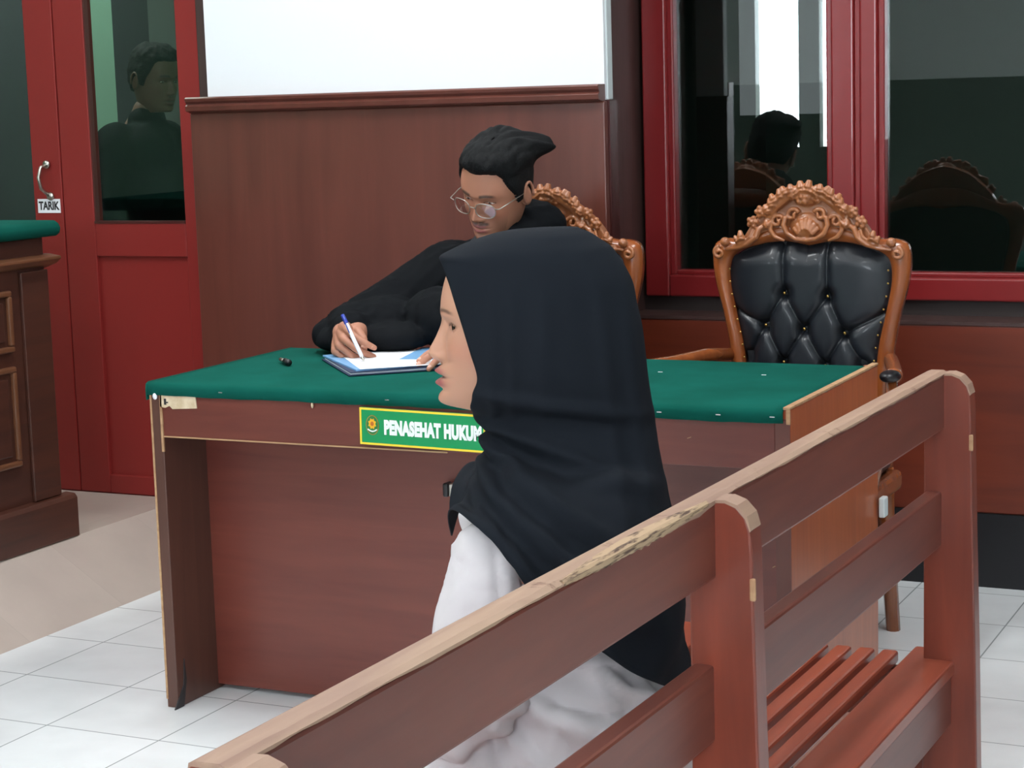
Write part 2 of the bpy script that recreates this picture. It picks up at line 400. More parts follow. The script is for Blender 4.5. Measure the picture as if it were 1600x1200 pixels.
h.ell((hx, YD-.008, 1.205), (.014, .008, .014)); h.ell((hx+.008, YD-.008, 1.105), (.014, .008, .013))
h.tube([(hx, YD-.006, 1.205), (hx-.006, YD-.03, 1.196), (hx-.010, YD-.038, 1.165), (hx-.004, YD-.036, 1.13), (hx+.006, YD-.012, 1.108)], .0055, 8)
h.build('door_handle', M['metal'], d2, True)
s = box('pull_sticker', -4.033, -3.945, YD-.0025, YD-.0005, 1.052, 1.096, M['paper'], d2)
t = text_mesh('TARIK', .036, .0004, .0012, .78, 'CENTER'); t.transform(Matrix.Translation((-3.989, YD-.003, 1.0735)) @ Matrix.Rotation(math.radians(90), 4, 'X')); link_mesh('lettering', t, M['ink'], s)
struct(box('trim_3', -3.392, -3.338, 4.955, 5.0, 1.30, 3.3, M['darktrim'], bevel=.004), 'purplish brown strip between door and white board')
b = MB(); b.box(-7, -4.75, YD, YD+.1, 0, 3.3); b.box(-4.75, -3.39, YD, YD+.1, 2.5, 3.3); b.box(-4.75, -3.39, YD, YD+.1, 0, .155)
struct(b.build('wall_left', M['door']))
# corridor behind the door glass
b = MB(); b.box(-7, -3.3, 6.5, 6.6, 0, 3.3); b.box(-3.3, -3.2, 5.05, 6.6, 0, 3.3)
struct(b.build('wall_back', M['mint']), 'mint green corridor wall seen through the door glass')
struct(box('floor', -7, -3.3, 5.065, 6.5, -.1, 0.0, M['stage']), 'corridor floor behind the door')
area('corridor_fill_light', (-5.2, 5.75, 3.2), (1.2, .4), 80, (0, 0, 0), (1, 1, .97))  # unseen area light added to brighten the corridor
blmat = mat('dark_blind_slats', (62, 68, 72), .7); blmat2 = mat('grey_blind_slats', (110, 122, 118), .7)
def blind(x0, n, ndark, label):
    bl = thing('vertical_blind', (x0+.15, 6.38, 2.7), label, 'blind', 'vertical blinds behind the door glass')
    for i in range(n):
        x = x0 + i*.0215
        c, s_ = math.cos(.5), math.sin(.5)
        q = MB(); w = .0125
        q.hexa([(x-w*c, 6.38-w*s_, .25), (x+w*c, 6.38+w*s_, .25), (x+w*c, 6.381+w*s_, .25), (x-w*c, 6.381-w*s_, .25), (x-w*c, 6.38-w*s_, 2.7), (x+w*c, 6.38+w*s_, 2.7), (x+w*c, 6.381+w*s_, 2.7), (x-w*c, 6.381-w*s_, 2.7)])
        q.build('slat', blmat if i < ndark else blmat2, bl)
    box('head_rail', x0-.03, x0+n*.0215+.02, 6.36, 6.4, 2.7, 2.74, M['whiteframe'], bl)
blind(-4.745, 26, 8, 'dark and grey vertical blind behind the person in the door glass')
blind(-5.98, 42, 42, 'dark grey vertical blind added to darken the far left pane of glass')  # added slats, there only to make this pane look dark

# ---- white board and wooden partition
wb = thing('white_board', (-2.68, 4.93, 1.355), 'large blank white board standing above the wooden partition', 'board')
box('board_surface', -3.336, -2.055, 4.918, 4.93, 1.356, 2.55, M['white'], wb)
box('board_frame', -3.336, -2.05, 4.93, 4.966, 1.356, 2.56, M['whiteframe'], wb, bevel=.003)
pt = thing('wooden_partition', (-2.7, 4.9, 0), 'tall reddish brown wooden partition with moulded ledge below the white board', 'partition')
box('panel_board', -3.385, -2.045, 4.89, 4.915, 0, 1.352, M['panel'], pt, bevel=.004)
box('side_frame', -3.38, -2.04, 4.915, 4.968, 0, 1.354, M['panel_edge'], pt)
b = MB(); b.prism([(4.89, 1.352), (4.868, 1.358), (4.866, 1.372), (4.874, 1.378), (4.866, 1.386), (4.864, 1.394), (4.870, 1.3985), (4.915, 1.3985), (4.915, 1.352)], -3.385, -2.052, 'X')
b.build('ledge', M['panel_edge'] if False else M['panel'], pt, bevel=.0015)

# ---- ceiling lamps
for i, (x, y, pw) in enumerate([(-2.6, 3.7, 48), (-.6, 3.7, 46), (-2.6, 1.2, 34), (-.6, 1.2, 22), (-2.6, -1.4, 14), (-.6, -1.4, 12), (-5.0, 3.0, 30)]):
    r = thing('ceiling_lamp', (x, y, 3.3), 'white twin tube ceiling lamp ' + ['over the desk, near the partition', 'over the right end of the window wall', 'over the floor in front of the desk', 'over the wooden bench', 'at the rear, on the door side', 'at the rear, behind the wooden bench', 'over the judge bench'][i], 'lamp', 'twin tube ceiling lamps')
    box('lamp_body', x-.16, x+.16, y-.62, y+.62, 3.255, 3.3, M['ceiling'], r, bevel=.004)
    for s_ in (-.07, .07): MB().tube([(x+s_, y-.58, 3.235), (x+s_, y+.58, 3.235)], .013, 8).build('tube', M['lamp'], r, True)
    area('lamp_light', (x, y, 3.2), (.3, 1.2), pw, (0, 0, 0), (.97, .99, 1))

# ================================================================== DEFENCE DESK
DX0, DX1, DY0, DY1 = -2.615, -1.118, 3.565, 4.18
dk = thing('defence_desk', ((DX0+DX1)/2, (DY0+DY1)/2, 0), 'reddish brown wooden desk with green top and a green and yellow name sign', 'desk')
b = MB(); b.prism([(DX0, 0), (DX0+.03, 0), (DX0+.03, .738), (DX0, .738)], DY0, DY1)
b.build('side_panel', M['desk_dark'], dk, bevel=.002)
box('side_panel', DX1-.03, DX1, DY0, DY1+.03, 0, .7565, M['desk_side'], dk, bevel=.002)
box('modesty_panel', DX0+.03, DX1-.03, 3.73, 3.75, .012, .738, M['desk'], dk)
box('apron', DX0+.03, DX1-.032, DY0+.002, DY0+.022, .636, .738, M['desk'], dk, bevel=.0015)
box('tabletop', DX0+.0, DX1-.032, DY0+.004, DY1, .738, .752, M['desk'], dk)
b = MB(); b.box(DX0-.001, DX0+.004, DY0-.0015, DY0+.003, .02, .735); b.box(DX0+.025, DX0+.031, DY0-.0015, DY0+.003, .60, .735)
b.box(DX0+.03, DX0+.75, DY0-.0005, DY0+.004, .6335, .6365); b.build('worn_edge', M['raw'], dk)
b = MB(); b.box(DX1-.013, DX1+.001, DY0-.006, DY1+.03, .757, .762); b.box(DX1-.007, DX1+.001, DY0-.006, DY0-.001, .728, .757); b.build('edge_strip', M['raw'], dk, bevel=.001)
box('side_panel_edge', DX1-.0305, DX1-.0005, DY0-.002, DY0+.001, 0, .738, M['panel'], dk)
b = MB(); b.prism([(3.55, .0), (3.585, 0.0), (3.60, .06), (3.595, .11), (3.588, .05)], DX0+.029, DX0+.0325, 'X'); b.build('split_wood', M['ink'], dk)
# sticker, pin, scuffs, lock
b = MB(); b.prism([(-2.588, .732), (-2.492, .732), (-2.49, .703), (-2.555, .699), (-2.563, .706), (-2.575, .701), (-2.589, .703)], DY0-.0015, DY0+.001); st = b.build('torn_sticker', M['sticker'], dk); st['label'] = 'torn cream paper sticker'
MB().box(-2.577, -2.571, DY0-.002, DY0, .708, .722).box(-2.571, -2.566, DY0-.002, DY0, .712, .715).build('faded_print', M['ink'], st)
MB().ell((-2.599, DY0-.004, .727), (.006, .004, .008)).build('push_pin', M['paper'], dk, True)
MB().ell((-2.188, DY0-.003, .723), (.003, .003, .007)).build('paper_scrap', M['sticker'], dk, True)
lk = thing('drawer_lock', (-1.92, 3.73, .52)); lk.parent = dk; lk.location = Vector((-1.92, 3.73, .52)) - wloc(dk)
b = MB(); b.box(-1.953, -1.94, 3.703, 3.73, .507, .538); b.build('lock_cap', M['blackplastic'], lk, bevel=.004)
MB().box(-1.941, -1.868, 3.71, 3.73, .508, .536).build('lock_plate', M['metal'], lk, bevel=.002)
MB().ell((-1.908, 3.708, .522), (.008, .005, .008)).build('lock_button', M['blackplastic'], lk, True)
b = MB()
for (x, z, w, h_) in ((-2.045, .604, .006, .002), (-1.50, .66, .018, .001), (-1.43, .655, .006, .002), (-1.33, .69, .008, .0015), (-1.21, .40, .006, .002), (-1.24, .43, .003, .002)):
    yy = 3.729 if z < .636 else DY0+.001
    b = MB(); b.hexa([(x, yy-.0008, z), (x+w, yy-.0008, z+.003), (x+w, yy+.001, z+.003), (x, yy+.001, z), (x, yy-.0008, z+h_), (x+w, yy-.0008, z+.003+h_), (x+w, yy+.001, z+.003+h_), (x, yy+.001, z+h_)])
    b.build('scratch', M['raw'], dk)
# name sign
sg = thing('name_sign', (-1.92, 3.55, .68)); sg.parent = dk; sg.location = Vector((-1.92, 3.552, .685)) - wloc(dk)
SM = Matrix.Translation((-1.917, 3.553, .683)) @ Matrix.Rotation(math.radians(.9), 4, 'Y') @ Matrix.Rotation(math.radians(90), 4, 'X')
def signpart(name, bmesh_mb, material, bevel=0):
    o = bmesh_mb.build(name, None, None); me = o.data; bpy.data.objects.remove(o); me.transform(SM); return link_mesh(name, me, material, sg)
hw, hh = .149, .0395
signpart('board', MB().box(-hw, hw, -hh, hh, -.008, 0), M['signgreen'])
b = MB(); w = .0042
b.box(-hw, hw, hh-w, hh, 0, .0012); b.box(-hw, hw, -hh, -hh+w, 0, .0012); b.box(-hw, -hw+w, -hh+w, hh-w, 0, .0012); b.box(hw-w, hw, -hh+w, hh-w, 0, .0012)
signpart('border', b, M['signyellow'])
t = text_mesh('PENASEHAT HUKUM', .0395, .0005, .0026, .60, 'LEFT', 1.08)
v = get_v(t); x0, x1 = v[:, 0].min(), v[:, 0].max(); v[:, 0] = (v[:, 0]-x0)/(x1-x0)*.230 - .090
yc0, yc1 = v[:, 1].min(), v[:, 1].max(); v[:, 1] = (v[:, 1]-yc0)/(yc1-yc0)*.033 - .0165; v[:, 2] += .0006; set_v(t, v); t.transform(SM); link_mesh('lettering', t, M['signwhite'], sg)
def disc(b, cx, cy, rx, ry, z0, z1, n=28): b.prism([(cx+rx*math.cos(2*math.pi*k/n), cy+ry*math.sin(2*math.pi*k/n)) for k in range(n)], z0, z1, 'Z'); return b
ex, ey = -.1185, .003
emb = thing('emblem', (0, 0, 0)); 
signpart('emblem', disc(MB(), ex, ey, .0158, .0215, 0, .0008), M['gold']); bpy.data.objects.remove(emb)
signpart('emblem_field', disc(MB(), ex, ey, .0140, .0195, 0, .0011), mat('emblem_green', (40, 120, 60), .4))
b = MB(); n = 16; b.prism([(ex+(.0105 if k % 2 else .0075)*math.cos(2*math.pi*k/n), ey+.003+(.0125 if k % 2 else .009)*math.sin(2*math.pi*k/n)) for k in range(n)], 0, .0016, 'Z'); signpart('emblem_flower', b, mat('emblem_yellow', (236, 176, 30), .4))
signpart('emblem_centre', disc(MB(), ex, ey+.003, .004, .0048, 0, .002), mat('emblem_orange', (190, 100, 30), .4))
b = MB(); b.tube([(ex-.011, ey-.009, .001), (ex-.005, ey-.0125, .001), (ex, ey-.0135, .001), (ex+.005, ey-.0125, .001), (ex+.011, ey-.009, .001)], .0016, 6); signpart('emblem_ribbon', b, M['signwhite'])
# green cloth
gc = thing('desk_cloth', (-1.87, 3.87, .755), 'green baize cloth stapled over the desk top between the two people', 'cloth')
b = MB(); nx = 60; x0, x1 = DX0-.004, DX1-.0135
rows = []
prof = [(DY0-.006, 0), (DY0-.0065, .015), (DY0-.004, .0245), (DY0+.006, .0285), (DY1-.004, .0285), (DY1+.008, .024), (DY1+.008, -.01)]
V = []
for (y, dz) in prof:
    row = []
    for i in range(nx+1):
        x = x0+(x1-x0)*i/nx
        z = .730+dz
        if dz == 0: z += .0008*math.sin(i*.55)+.0006*math.sin(i*1.7) - .001
        row.append((x, y+.0006*math.sin(i*.9), z))
    V.append(row)
me = grid_mesh('cloth_sheet', np.array(V), wrap=False); o = link_mesh('cloth_sheet', me, M['cloth'], gc, True); o.modifiers.new('s', 'SOLIDIFY').thickness = .002
b = MB(); b.prism([(DY0-.006, .718), (DY0-.0065, .745), (DY0-.004, .7545), (DY0+.006, .759), (DY1, .759), (DY1+.008, .754), (DY1+.008, .72), (DY1-.02, .735), (DY0+.05, .735), (DY0+.02, .722)], x0-.0035, x0, 'X'); b.build('cloth_end', M['cloth'], gc)
for x in (-1.46, -1.385, -1.262, -1.152, -1.70, -2.0, -2.42):
    MB().box(x-.005, x+.005, DY0-.0085, DY0-.006, .7415, .7435).build('staple', M['chrome'], gc)
b = MB()
for (x, y) in ((-1.545, 3.98), (-1.31, 3.99), (-1.49, 3.62)): MB().box(x-.005, x+.005, y-.002, y+.002, .7585, .7592).build('lint_speck', M['paper'], gc)
# white clip at rear right corner
o = box('plastic_tag', -1.112, -1.098, 4.19, 4.222, .415, .46, M['whiteframe'], None, .003); tag(o, 'small white plastic tag at the rear edge of the desk side', 'tag')

# ================================================================== JUDGE BENCH (left)
JX = -3.535
jb = thing('judge_bench', (-3.9, 3.3, .155), 'dark brown panelled judge bench with green top on the raised stage', 'bench')
box('body', JX-.62, JX-.02, 2.3, 4.385, .155, 1.02, M['judge'], jb, .003)
b = MB(); b.prism([(JX-.03, .155), (JX+.012, .155), (JX+.012, .268), (JX+.004, .28), (JX-.03, .283)], 2.28, 4.43); b.build('plinth', M['judge'], jb, bevel=.004)
b = MB(); b.prism([(JX-.04, .93), (JX+.0, .945), (JX+.018, .958), (JX+.018, .966), (JX-.02, .972), (JX-.04, .972)], 2.28, 4.415); b.build('cornice', M['judge_light'], jb, bevel=.002)
box('pilaster', JX-.02, JX-.008, 4.27, 4.385, .283, .93, M['judge'], jb, .003)
for (z0, z1) in ((.395, .675), (.715, .885)):
    for (y0, y1) in ((3.62, 4.225), (2.95, 3.56)):
        b = MB(); t_ = .016
        b.box(JX-.022, JX-.006, y0, y1, z0, z0+t_); b.box(JX-.022, JX-.006, y0, y1, z1-t_, z1); b.box(JX-.022, JX-.006, y0, y0+t_, z0+t_, z1-t_); b.box(JX-.022, JX-.006, y1-t_, y1, z0+t_, z1-t_)
        p = b.build('panel_moulding', M['judge_light'], jb, bevel=.005)
        MB().box(JX-.022, JX-.014, y0+.03, y1-.03, z0+.03, z1-.03).build('raised_field', M['judge'], p, bevel=.006)
b = MB(); b.prism([(JX-.70, 1.022), (JX+.005, 1.022), (JX+.016, 1.03), (JX+.02, 1.045), (JX+.014, 1.06), (JX-.0, 1.066), (JX-.70, 1.066)], 2.25, 4.425)
o = b.build('bench_cloth', M['cloth'], None, True, bevel=.012, bseg=3); tag(o, 'green baize cloth covering the top of the judge bench at left', 'cloth')

# ================================================================== SPECTATOR BENCH (foreground)
bn = thing('wooden_bench', (-.98, 2.1, 0), 'worn brown wooden bench with two back rails and slatted seat in the foreground', 'bench')
SL = .018
def fx(y): return -.722 + SL*(y-3.12)
def slab(name, y0, y1, a0, a1, z0, z1, material, par=bn, bevel=.004, mb=None):
    P = []
    for z in (z0, z1): P += [(fx(y0)+a0, y0, z), (fx(y0)+a1, y0, z), (fx(y1)+a1, y1, z), (fx(y1)+a0, y1, z)]
    b = MB(); b.hexa(P); return b.build(name, material, par, bevel=bevel)
PY = [(1.097, 1.137), (2.072, 2.112), (3.13, 3.168)]
for y0, y1 in PY:
    b = MB(); f0 = fx((y0+y1)/2)
    pts = [(f0-.040, 0), (f0-.034, .35), (f0-.033, .900), (f0+.012, .9005), (f0+.026, .895), (f0+.037, .883), (f0+.042, .866), (f0+.0435, .84), (f0+.048, .62), (f0+.053, .42), (f0+.060, 0)]
    b.prism(pts, y0, y1); p = b.build('post', M['bench_post'], bn, bevel=.003)
    b = MB(); b.prism([(f0+.000, .9012), (f0+.012, .9018), (f0+.0265, .8965), (f0+.0382, .884), (f0+.0430, .868), (f0+.0415, .866), (f0+.036, .881), (f0+.025, .893), (f0+.012, .898), (f0+.0, .8975)], y0-.0008, y1-.004); b.build('worn_top', M['bench_edge'], p)
    b = MB(); zz = .79 if y0 > 3 else .80
    b.box(f0+.040, f0+.0475, y0-.0008, y0+.004, zz-.015, zz+.012); b.build('chipped_spot', M['raw'], p, bevel=.002)
slab('upper_rail', 1.10, 3.150, -.032, 0, .808, .898, M['bench'])
def worn_slab():
    n = 70; ys = np.linspace(1.098, 3.152, n); V = []
    for y in ys:
        j = rng.normal(0, .0012) + .0015*math.sin(y*21)
        V.append([(fx(y)-.0335, y, .894), (fx(y)-.032, y, .9015), (fx(y)-.026, y, .904+rng.normal(0, .0004)), (fx(y)-.006, y, .904+rng.normal(0, .0005)), (fx(y)+.0008, y, .9005), (fx(y)+.0010, y, .8985+j*.6*(1+2.5*math.exp(-((y-1.92)/.16)**2)) - .004*math.exp(-((y-1.92)/.12)**2)), (fx(y)-.004, y, .896), (fx(y)-.028, y, .896)])
    me = grid_mesh('rail_worn_edge', np.array(V), True, True, True); link_mesh('rail_worn_edge', me, M['bench_edge'], bn)
worn_slab()
spl = mat('splintered_wood', (150, 120, 92), .8); n_, l_, b_ = nodes(spl)
tc_ = n_.new('ShaderNodeTexCoord'); mp_ = n_.new('ShaderNodeMapping'); mp_.inputs['Scale'].default_value = (60, 14, 160); nz2 = n_.new('ShaderNodeTexNoise'); nz2.inputs['Scale'].default_value = 2; nz2.inputs['Detail'].default_value = 8
l_.new(tc_.outputs['Object'], mp_.inputs[0]); l_.new(mp_.outputs[0], nz2.inputs['Vector']); rp_ = n_.new('ShaderNodeValToRGB'); rp_.color_ramp.elements[0].position = .36; rp_.color_ramp.elements[0].color = lin((84, 62, 50)); rp_.color_ramp.elements[1].position = .50; rp_.color_ramp.elements[1].color = lin((176, 148, 118))
l_.new(nz2.outputs[0], rp_.inputs[0]); l_.new(rp_.outputs[0], b_.inputs['Base Color'])
V_ = []
for y in np.linspace(1.66, 2.05, 60):
    e_ = math.sin(math.pi*(y-1.66)/.39); j_ = .003*rng.random()*e_
    V_.append([(fx(y)-.014*e_-.002, y, .9042), (fx(y)-.002, y, .9046), (fx(y)+.0016, y, .902), (fx(y)+.0018, y, .8985-.004*e_-j_), (fx(y)-.001, y, .8975-.004*e_-j_), (fx(y)-.006, y, .902)])
link_mesh('splintered_edge', grid_mesh('splintered_edge', np.array(V_), True, True, True), spl, bn)
slab('lower_rail', 1.10, 3.150, -.030, -.004, .612, .705, M['bench'])
slab('seat_plank', 1.0, 3.20, -.065, .018, .395, .42, M['bench_seat'])
slab('seat_plank', 1.0, 3.22, -.50, -.425, .395, .42, M['bench_seat'])
for i in range(8):
    a = -.082-.030 - i*.0405
    slab('seat_slat', 1.0, 3.165, a, a+.028, .398, .42, M['bench_seat'], bevel=.005)
slab('apron', 1.02, 3.13, -.005, .014, .31, .396, M['bench'])
slab('apron', 1.02, 3.13, -.475, -.455, .31, .396, M['bench'])
for y0, y1 in PY:
    f0 = fx((y0+y1)/2)
    MB().box(f0-.475, f0-.43, y0, y1, 0, .395).build('leg', M['bench_post'], bn, bevel=.003)
    b = MB(); b.prism([(f0-.43, .31), (f0-.04, .31), (f0-.04, .395), (f0-.43, .395)], y0+.005, y1-.005); b.build('seat_bearer', M['bench_post'], bn, bevel=.002)
    b = MB(); b.prism([(f0-.035, .19), (f0-.035, .31), (f0-.14, .31)], y0+.006, y1-.006); b.build('bracket', M['bench_post'], bn)

# ================================================================== CARVED CHAIR
def carved_chair():
    r = thing('carved_armchair', (0, 0, 0))
    S, ZT = .00164, 1.142
    oc = lambda px, py: ((px-1267.5)*S, ZT-(py-283)*.0016)
    # frame ring: outer and inner outlines, bottom left -> top -> bottom right
    L_out = [(-.205, .42), (-.208, .60), (-.209, .69), (-.215, .75), (-.229, .82), (-.245, .88), (-.253, .93), (-.252, .968), (-.243, .99), (-.215, 1.0), (-.18, 1.0), (-.14, 1.014), (-.10, 1.034), (-.05, 1.048), (0, 1.052)]
    L_in = [(-.160, .42), (-.163, .60), (-.170, .69), (-.178, .75), (-.194, .82), (-.206, .88), (-.208, .92), (-.203, .945), (-.195, .957), (-.183, .966), (-.165, .974), (-.14, .981), (-.10, .990), (-.05, .992), (0, .983)]
    n = 70
    o1 = cr(L_out, n); i1 = cr(L_in, n)
    mir = lambda a: np.concatenate([a, (a*np.array([-1, 1]))[::-1][1:]])
    o1, i1 = mir(o1), mir(i1)
    rows = []
    for (ox, oz), (ix, iz) in zip(o1, i1):
        sec = []
        for t, d in ((0, .012), (.0, -.014), (.12, -.024), (.4, -.031), (.65, -.029), (.88, -.020), (1.0, -.008), (1.0, .012)):
            sec.append((ix+(ox-ix)*t, d, iz+(oz-iz)*t))
        rows.append(sec)
    me = grid_mesh('back_frame', np.array(rows), True, True, True)
    link_mesh('back_frame', me, M['stile'], r, True)
    # carving, fused into one carved mass
    b = MB()
    def both(fn):
        fn(1); fn(-1)
    def P(px, py, y=-.03, s=1): x, z = oc(px, py); return (x*s, y, z)
    def spiral(cx, cy, r0, turns, rad, s, start=0, dirn=1, y=-.034):
        pts = []; N = int(22*turns)
        for k in range(N):
            a = start+dirn*2*math.pi*turns*k/N; rr = r0*(1-k/N*.85)
            x, z = oc(cx, cy); pts.append(((x+rr*math.cos(a))*s, y-.006*k/N, z+rr*math.sin(a)))
        b.tube(pts, [rad*(1-.35*k/len(pts)) for k in range(len(pts))], 7)
    def flower(px, py, R_, s, y=-.036, n=5, ph=0):
        x, z = oc(px, py); x *= s
        for k in range(n):
            a = ph+2*math.pi*k/n
            b.ell((x+R_*.62*math.cos(a), y, z+R_*.62*math.sin(a)), (R_*.42, .007, R_*.42), None, 9, 6)
        b.ell((x, y-.006, z), R_*.3, None, 8, 6)
    def leaf(px, py, ang, ln, wd, s, y=-.034):
        x, z = oc(px, py); ang = math.radians(ang)
        if s < 0: ang = math.pi-ang
        for q, k in ((-.5, .55), (0, 1), (.5, .55)):
            aa = ang+q*.8
            b.tube([(x*s, y, z), (x*s+math.cos(aa)*ln*k*.55, y-.008, z+math.sin(aa)*ln*k*.55), (x*s+math.cos(aa)*ln*k, y-.004, z+math.sin(aa)*ln*k)], [wd*.45, wd*.60, wd*.34], 7)
    def side(s):
        # on the left side px measured; mirrored by s=-1
        spiral(1129, 393, .0155, 1.3, .0062, s, math.pi*.5, 1)
        x, z = oc(1138, 376); b.ell((x*s, -.034, z), (.013, .011, .012), None, 10, 8)
        b.tube([P(1137, 388, -.03, s), P(1158, 385, -.034, s), P(1175, 379, -.038, s), P(1188, 369, -.038, s), P(1193, 356, -.036, s), P(1203, 349, -.032, s)], [.004, .006, .0075, .0085, .008, .006], 8)
        b.tube([P(1150, 382, -.034, s), P(1166, 378, -.04, s), P(1180, 368, -.04, s), P(1184, 356, -.036, s)], [.003, .004, .005, .004], 7)
        leaf(1166, 374, 100, .026, .015, s); leaf(1160, 376, 120, .018, .011, s)
        flower(1183, 345, .0165, s, n=5); flower(1196, 329, .0165, s, n=5, ph=.6)
        b.ell(P(1206, 347, -.034, s), (.012, .009, .012), None, 9, 6); leaf(1204, 352, 40, .018, .012, s)
        for (px, py, a, ln) in ((1210, 330, 120, .022), (1216, 322, 110, .024), (1222, 315, 125, .026), (1230, 309, 105, .026), (1238, 303, 120, .024), (1246, 300, 100, .022)):
            leaf(px, py, a, ln, .017, s, -.036)
        b.tube([P(1205, 340, -.03, s), P(1220, 322, -.034, s), P(1238, 308, -.036, s), P(1258, 300, -.036, s)], [.008, .010, .010, .008], 8)
        # volutes round the shell
        spiral(1222, 344, .0165, 1.2, .0058, s, math.pi*.15, -1 if False else 1)
        b.tube([P(1212, 346, -.036, s), P(1212, 358, -.038, s), P(1219, 368, -.038, s), P(1234, 374, -.036, s)], [.005, .006, .006, .004], 7)
        spiral(1246, 334, .0165, 1.15, .0062, s, math.pi*.1, 1)
        b.tube([P(1236, 336, -.04, s), P(1233, 350, -.042, s), P(1239, 363, -.042, s), P(1252, 371, -.042, s), P(1267.5, 373, -.04, s)], [.006, .007, .007, .006, .005], 8)
    side(1); side(-1)
    # shell
    for k in range(-3, 4):
        a = math.pi/2 + k*.30; x0, z0 = oc(1267.5, 370); ln = .050-.003*abs(k)
        b.tube([(x0, -.034, z0), (x0+math.cos(a)*ln*.5, -.044, z0+math.sin(a)*ln*.5), (x0+math.cos(a)*ln, -.036, z0+math.sin(a)*ln)], [.003, .0075, .006], 8)
    x0, z0 = oc(1267.5, 352); b.ell((x0, -.026, z0), (.046, .012, .034), None, 16, 10)
    # top bouquet
    x0, z0 = oc(1267.5, 306); b.ell((x0, -.028, z0), (.035, .014, .022), None, 12, 8)
    flower(1262, 306, .021, 1, -.040, 6); flower(1284, 306, .016, 1, -.036, 5)
    for (px, py, a, ln) in ((1262, 300, 100, .030), (1270, 300, 78, .032), (1256, 302, 125, .022), (1280, 302, 60, .024), (1250, 305, 150, .018)): leaf(px, py, a, ln, .020, 1, -.034)
    # rocky base plate behind the carving
    base = [(-.20, .985), (-.17, 1.0), (-.145, 1.035), (-.115, 1.065), (-.075, 1.095), (-.03, 1.112), (0, 1.118)]
    bo = cr(base, 24); bo = np.concatenate([bo, (bo*np.array([-1, 1]))[::-1][1:]])
    lo = cr([(-.20, .972), (-.15, .99), (-.10, 1.0), (-.05, 1.005), (0, 1.0)], 24); lo = np.concatenate([lo, (lo*np.array([-1, 1]))[::-1][1:]])
    b.prism([tuple(p) for p in bo]+[tuple(p) for p in lo[::-1]], -.026, .006, 'Y')
    me = fuse(b.bm, .0021, 2, .4, 'crest_carving')
    link_mesh('crest_carving', me, M['carve'], r, True)
    # tufted leather
    btn = [oc(*p) for p in ((1229, 457), (1297, 461), (1199, 508), (1260, 513), (1323, 518), (1227, 566), (1293, 570), (1170, 560), (1350, 566))]
    fr_in = i1  # inner outline
    zs = np.linspace(.45, .99, 150)
    nl = n
    zi, xi = i1[:nl, 1], i1[:nl, 0]
    V = np.zeros((150, 140, 3))
    # top edge height as function of x
    topx = i1[30:2*n-31, 0]; topz = i1[30:2*n-31, 1]
    mz = [(z, x) for x, z in L_in[:9]]
    for i in range(150):
        u = i/149
        for j in range(140):
            w_ = j/139*2-1
            # interpolate column: bottom x to top x
            x = w_
            V[i, j, 0] = w_
            V[i, j, 2] = u
    zc = np.array([p[1] for p in L_in[:10]]); xc = -np.array([p[0] for p in L_in[:10]])
    tX = -np.array([p[0] for p in L_in[8:]])[::-1]; tZ = np.array([p[1] for p in L_in[8:]])[::-1]
    wj = V[:, :, 0]; ui = V[:, :, 2]
    ztop = np.interp(np.abs(wj)*.195, tX, tZ)
    Z = .45+(ztop-.45)*ui
    X = wj*np.interp(Z, zc, xc)
    h = .030*(1-np.abs(wj)**5)*(1-np.clip((ui-.90)/.10, 0, 1)**2)
    def segd(x, z, p, q):
        px, pz = p; qx, qz = q; dx, dz = qx-px, qz-pz; t = np.clip(((x-px)*dx+(z-pz)*dz)/(dx*dx+dz*dz), 0, 1)
        return np.hypot(x-px-t*dx, z-pz-t*dz)
    for (bx, bz) in btn: h -= .026*np.exp(-((X-bx)**2+(Z-bz)**2)/.016**2)
    A, B_, C_, D_, E_, F_, G_, H_, I_ = btn
    segs = [(A, C_), (A, D_), (B_, D_), (B_, E_), (C_, F_), (D_, F_), (D_, G_), (E_, G_), (C_, H_), (E_, I_), (A, (A[0]-.002, 1.0)), (B_, (B_[0]+.0, 1.0)), (C_, (-.215, .83)), (E_, (.215, .83)), (F_, (F_[0]-.05, .60)), (F_, (F_[0]+.05, .60)), (G_, (G_[0]+.05, .60)), (G_, (G_[0]-.05, .60))]
    cre = np.zeros_like(h)
    for p, q in segs: cre = np.maximum(cre, .015*np.exp(-segd(X, Z, p, q)/.007))
    h -= cre
    V = np.stack([X, -.006-h, Z], -1)
    me = grid_mesh('back_upholstery', V, wrap=False)
    link_mesh('back_upholstery', me, M['leather'], r, True)
    MB().prism([(x*.97, z) for x, z in [tuple(p) for p in i1[::4]]], .0, .014, 'Y').build('back_board', M['leather'], r)
    for (bx, bz) in btn[:7]: MB().ell((bx, -.016, bz), (.0045, .004, .0045)).build('button', M['gold'], r, True)
    for s_ in (-1, 1):
        for k in range(8):
            z = .70+k*.032; x = np.interp(z, zc, xc)-.004
            MB().ell((s_*x, -.026, z), .0028, None, 8, 6).build('upholstery_nail', M['gold'], r, True)
    # seat, apron, legs, arms
    MB().box(-.235, .235, -.47, -.01, .38, .43).build('seat_frame', M['stile'], r, bevel=.012)
    q = MB(); q.box(-.215, .215, -.455, -.02, .425, .49); q.build('seat_cushion', M['leather'], r, True, bevel=.03, bseg=4)
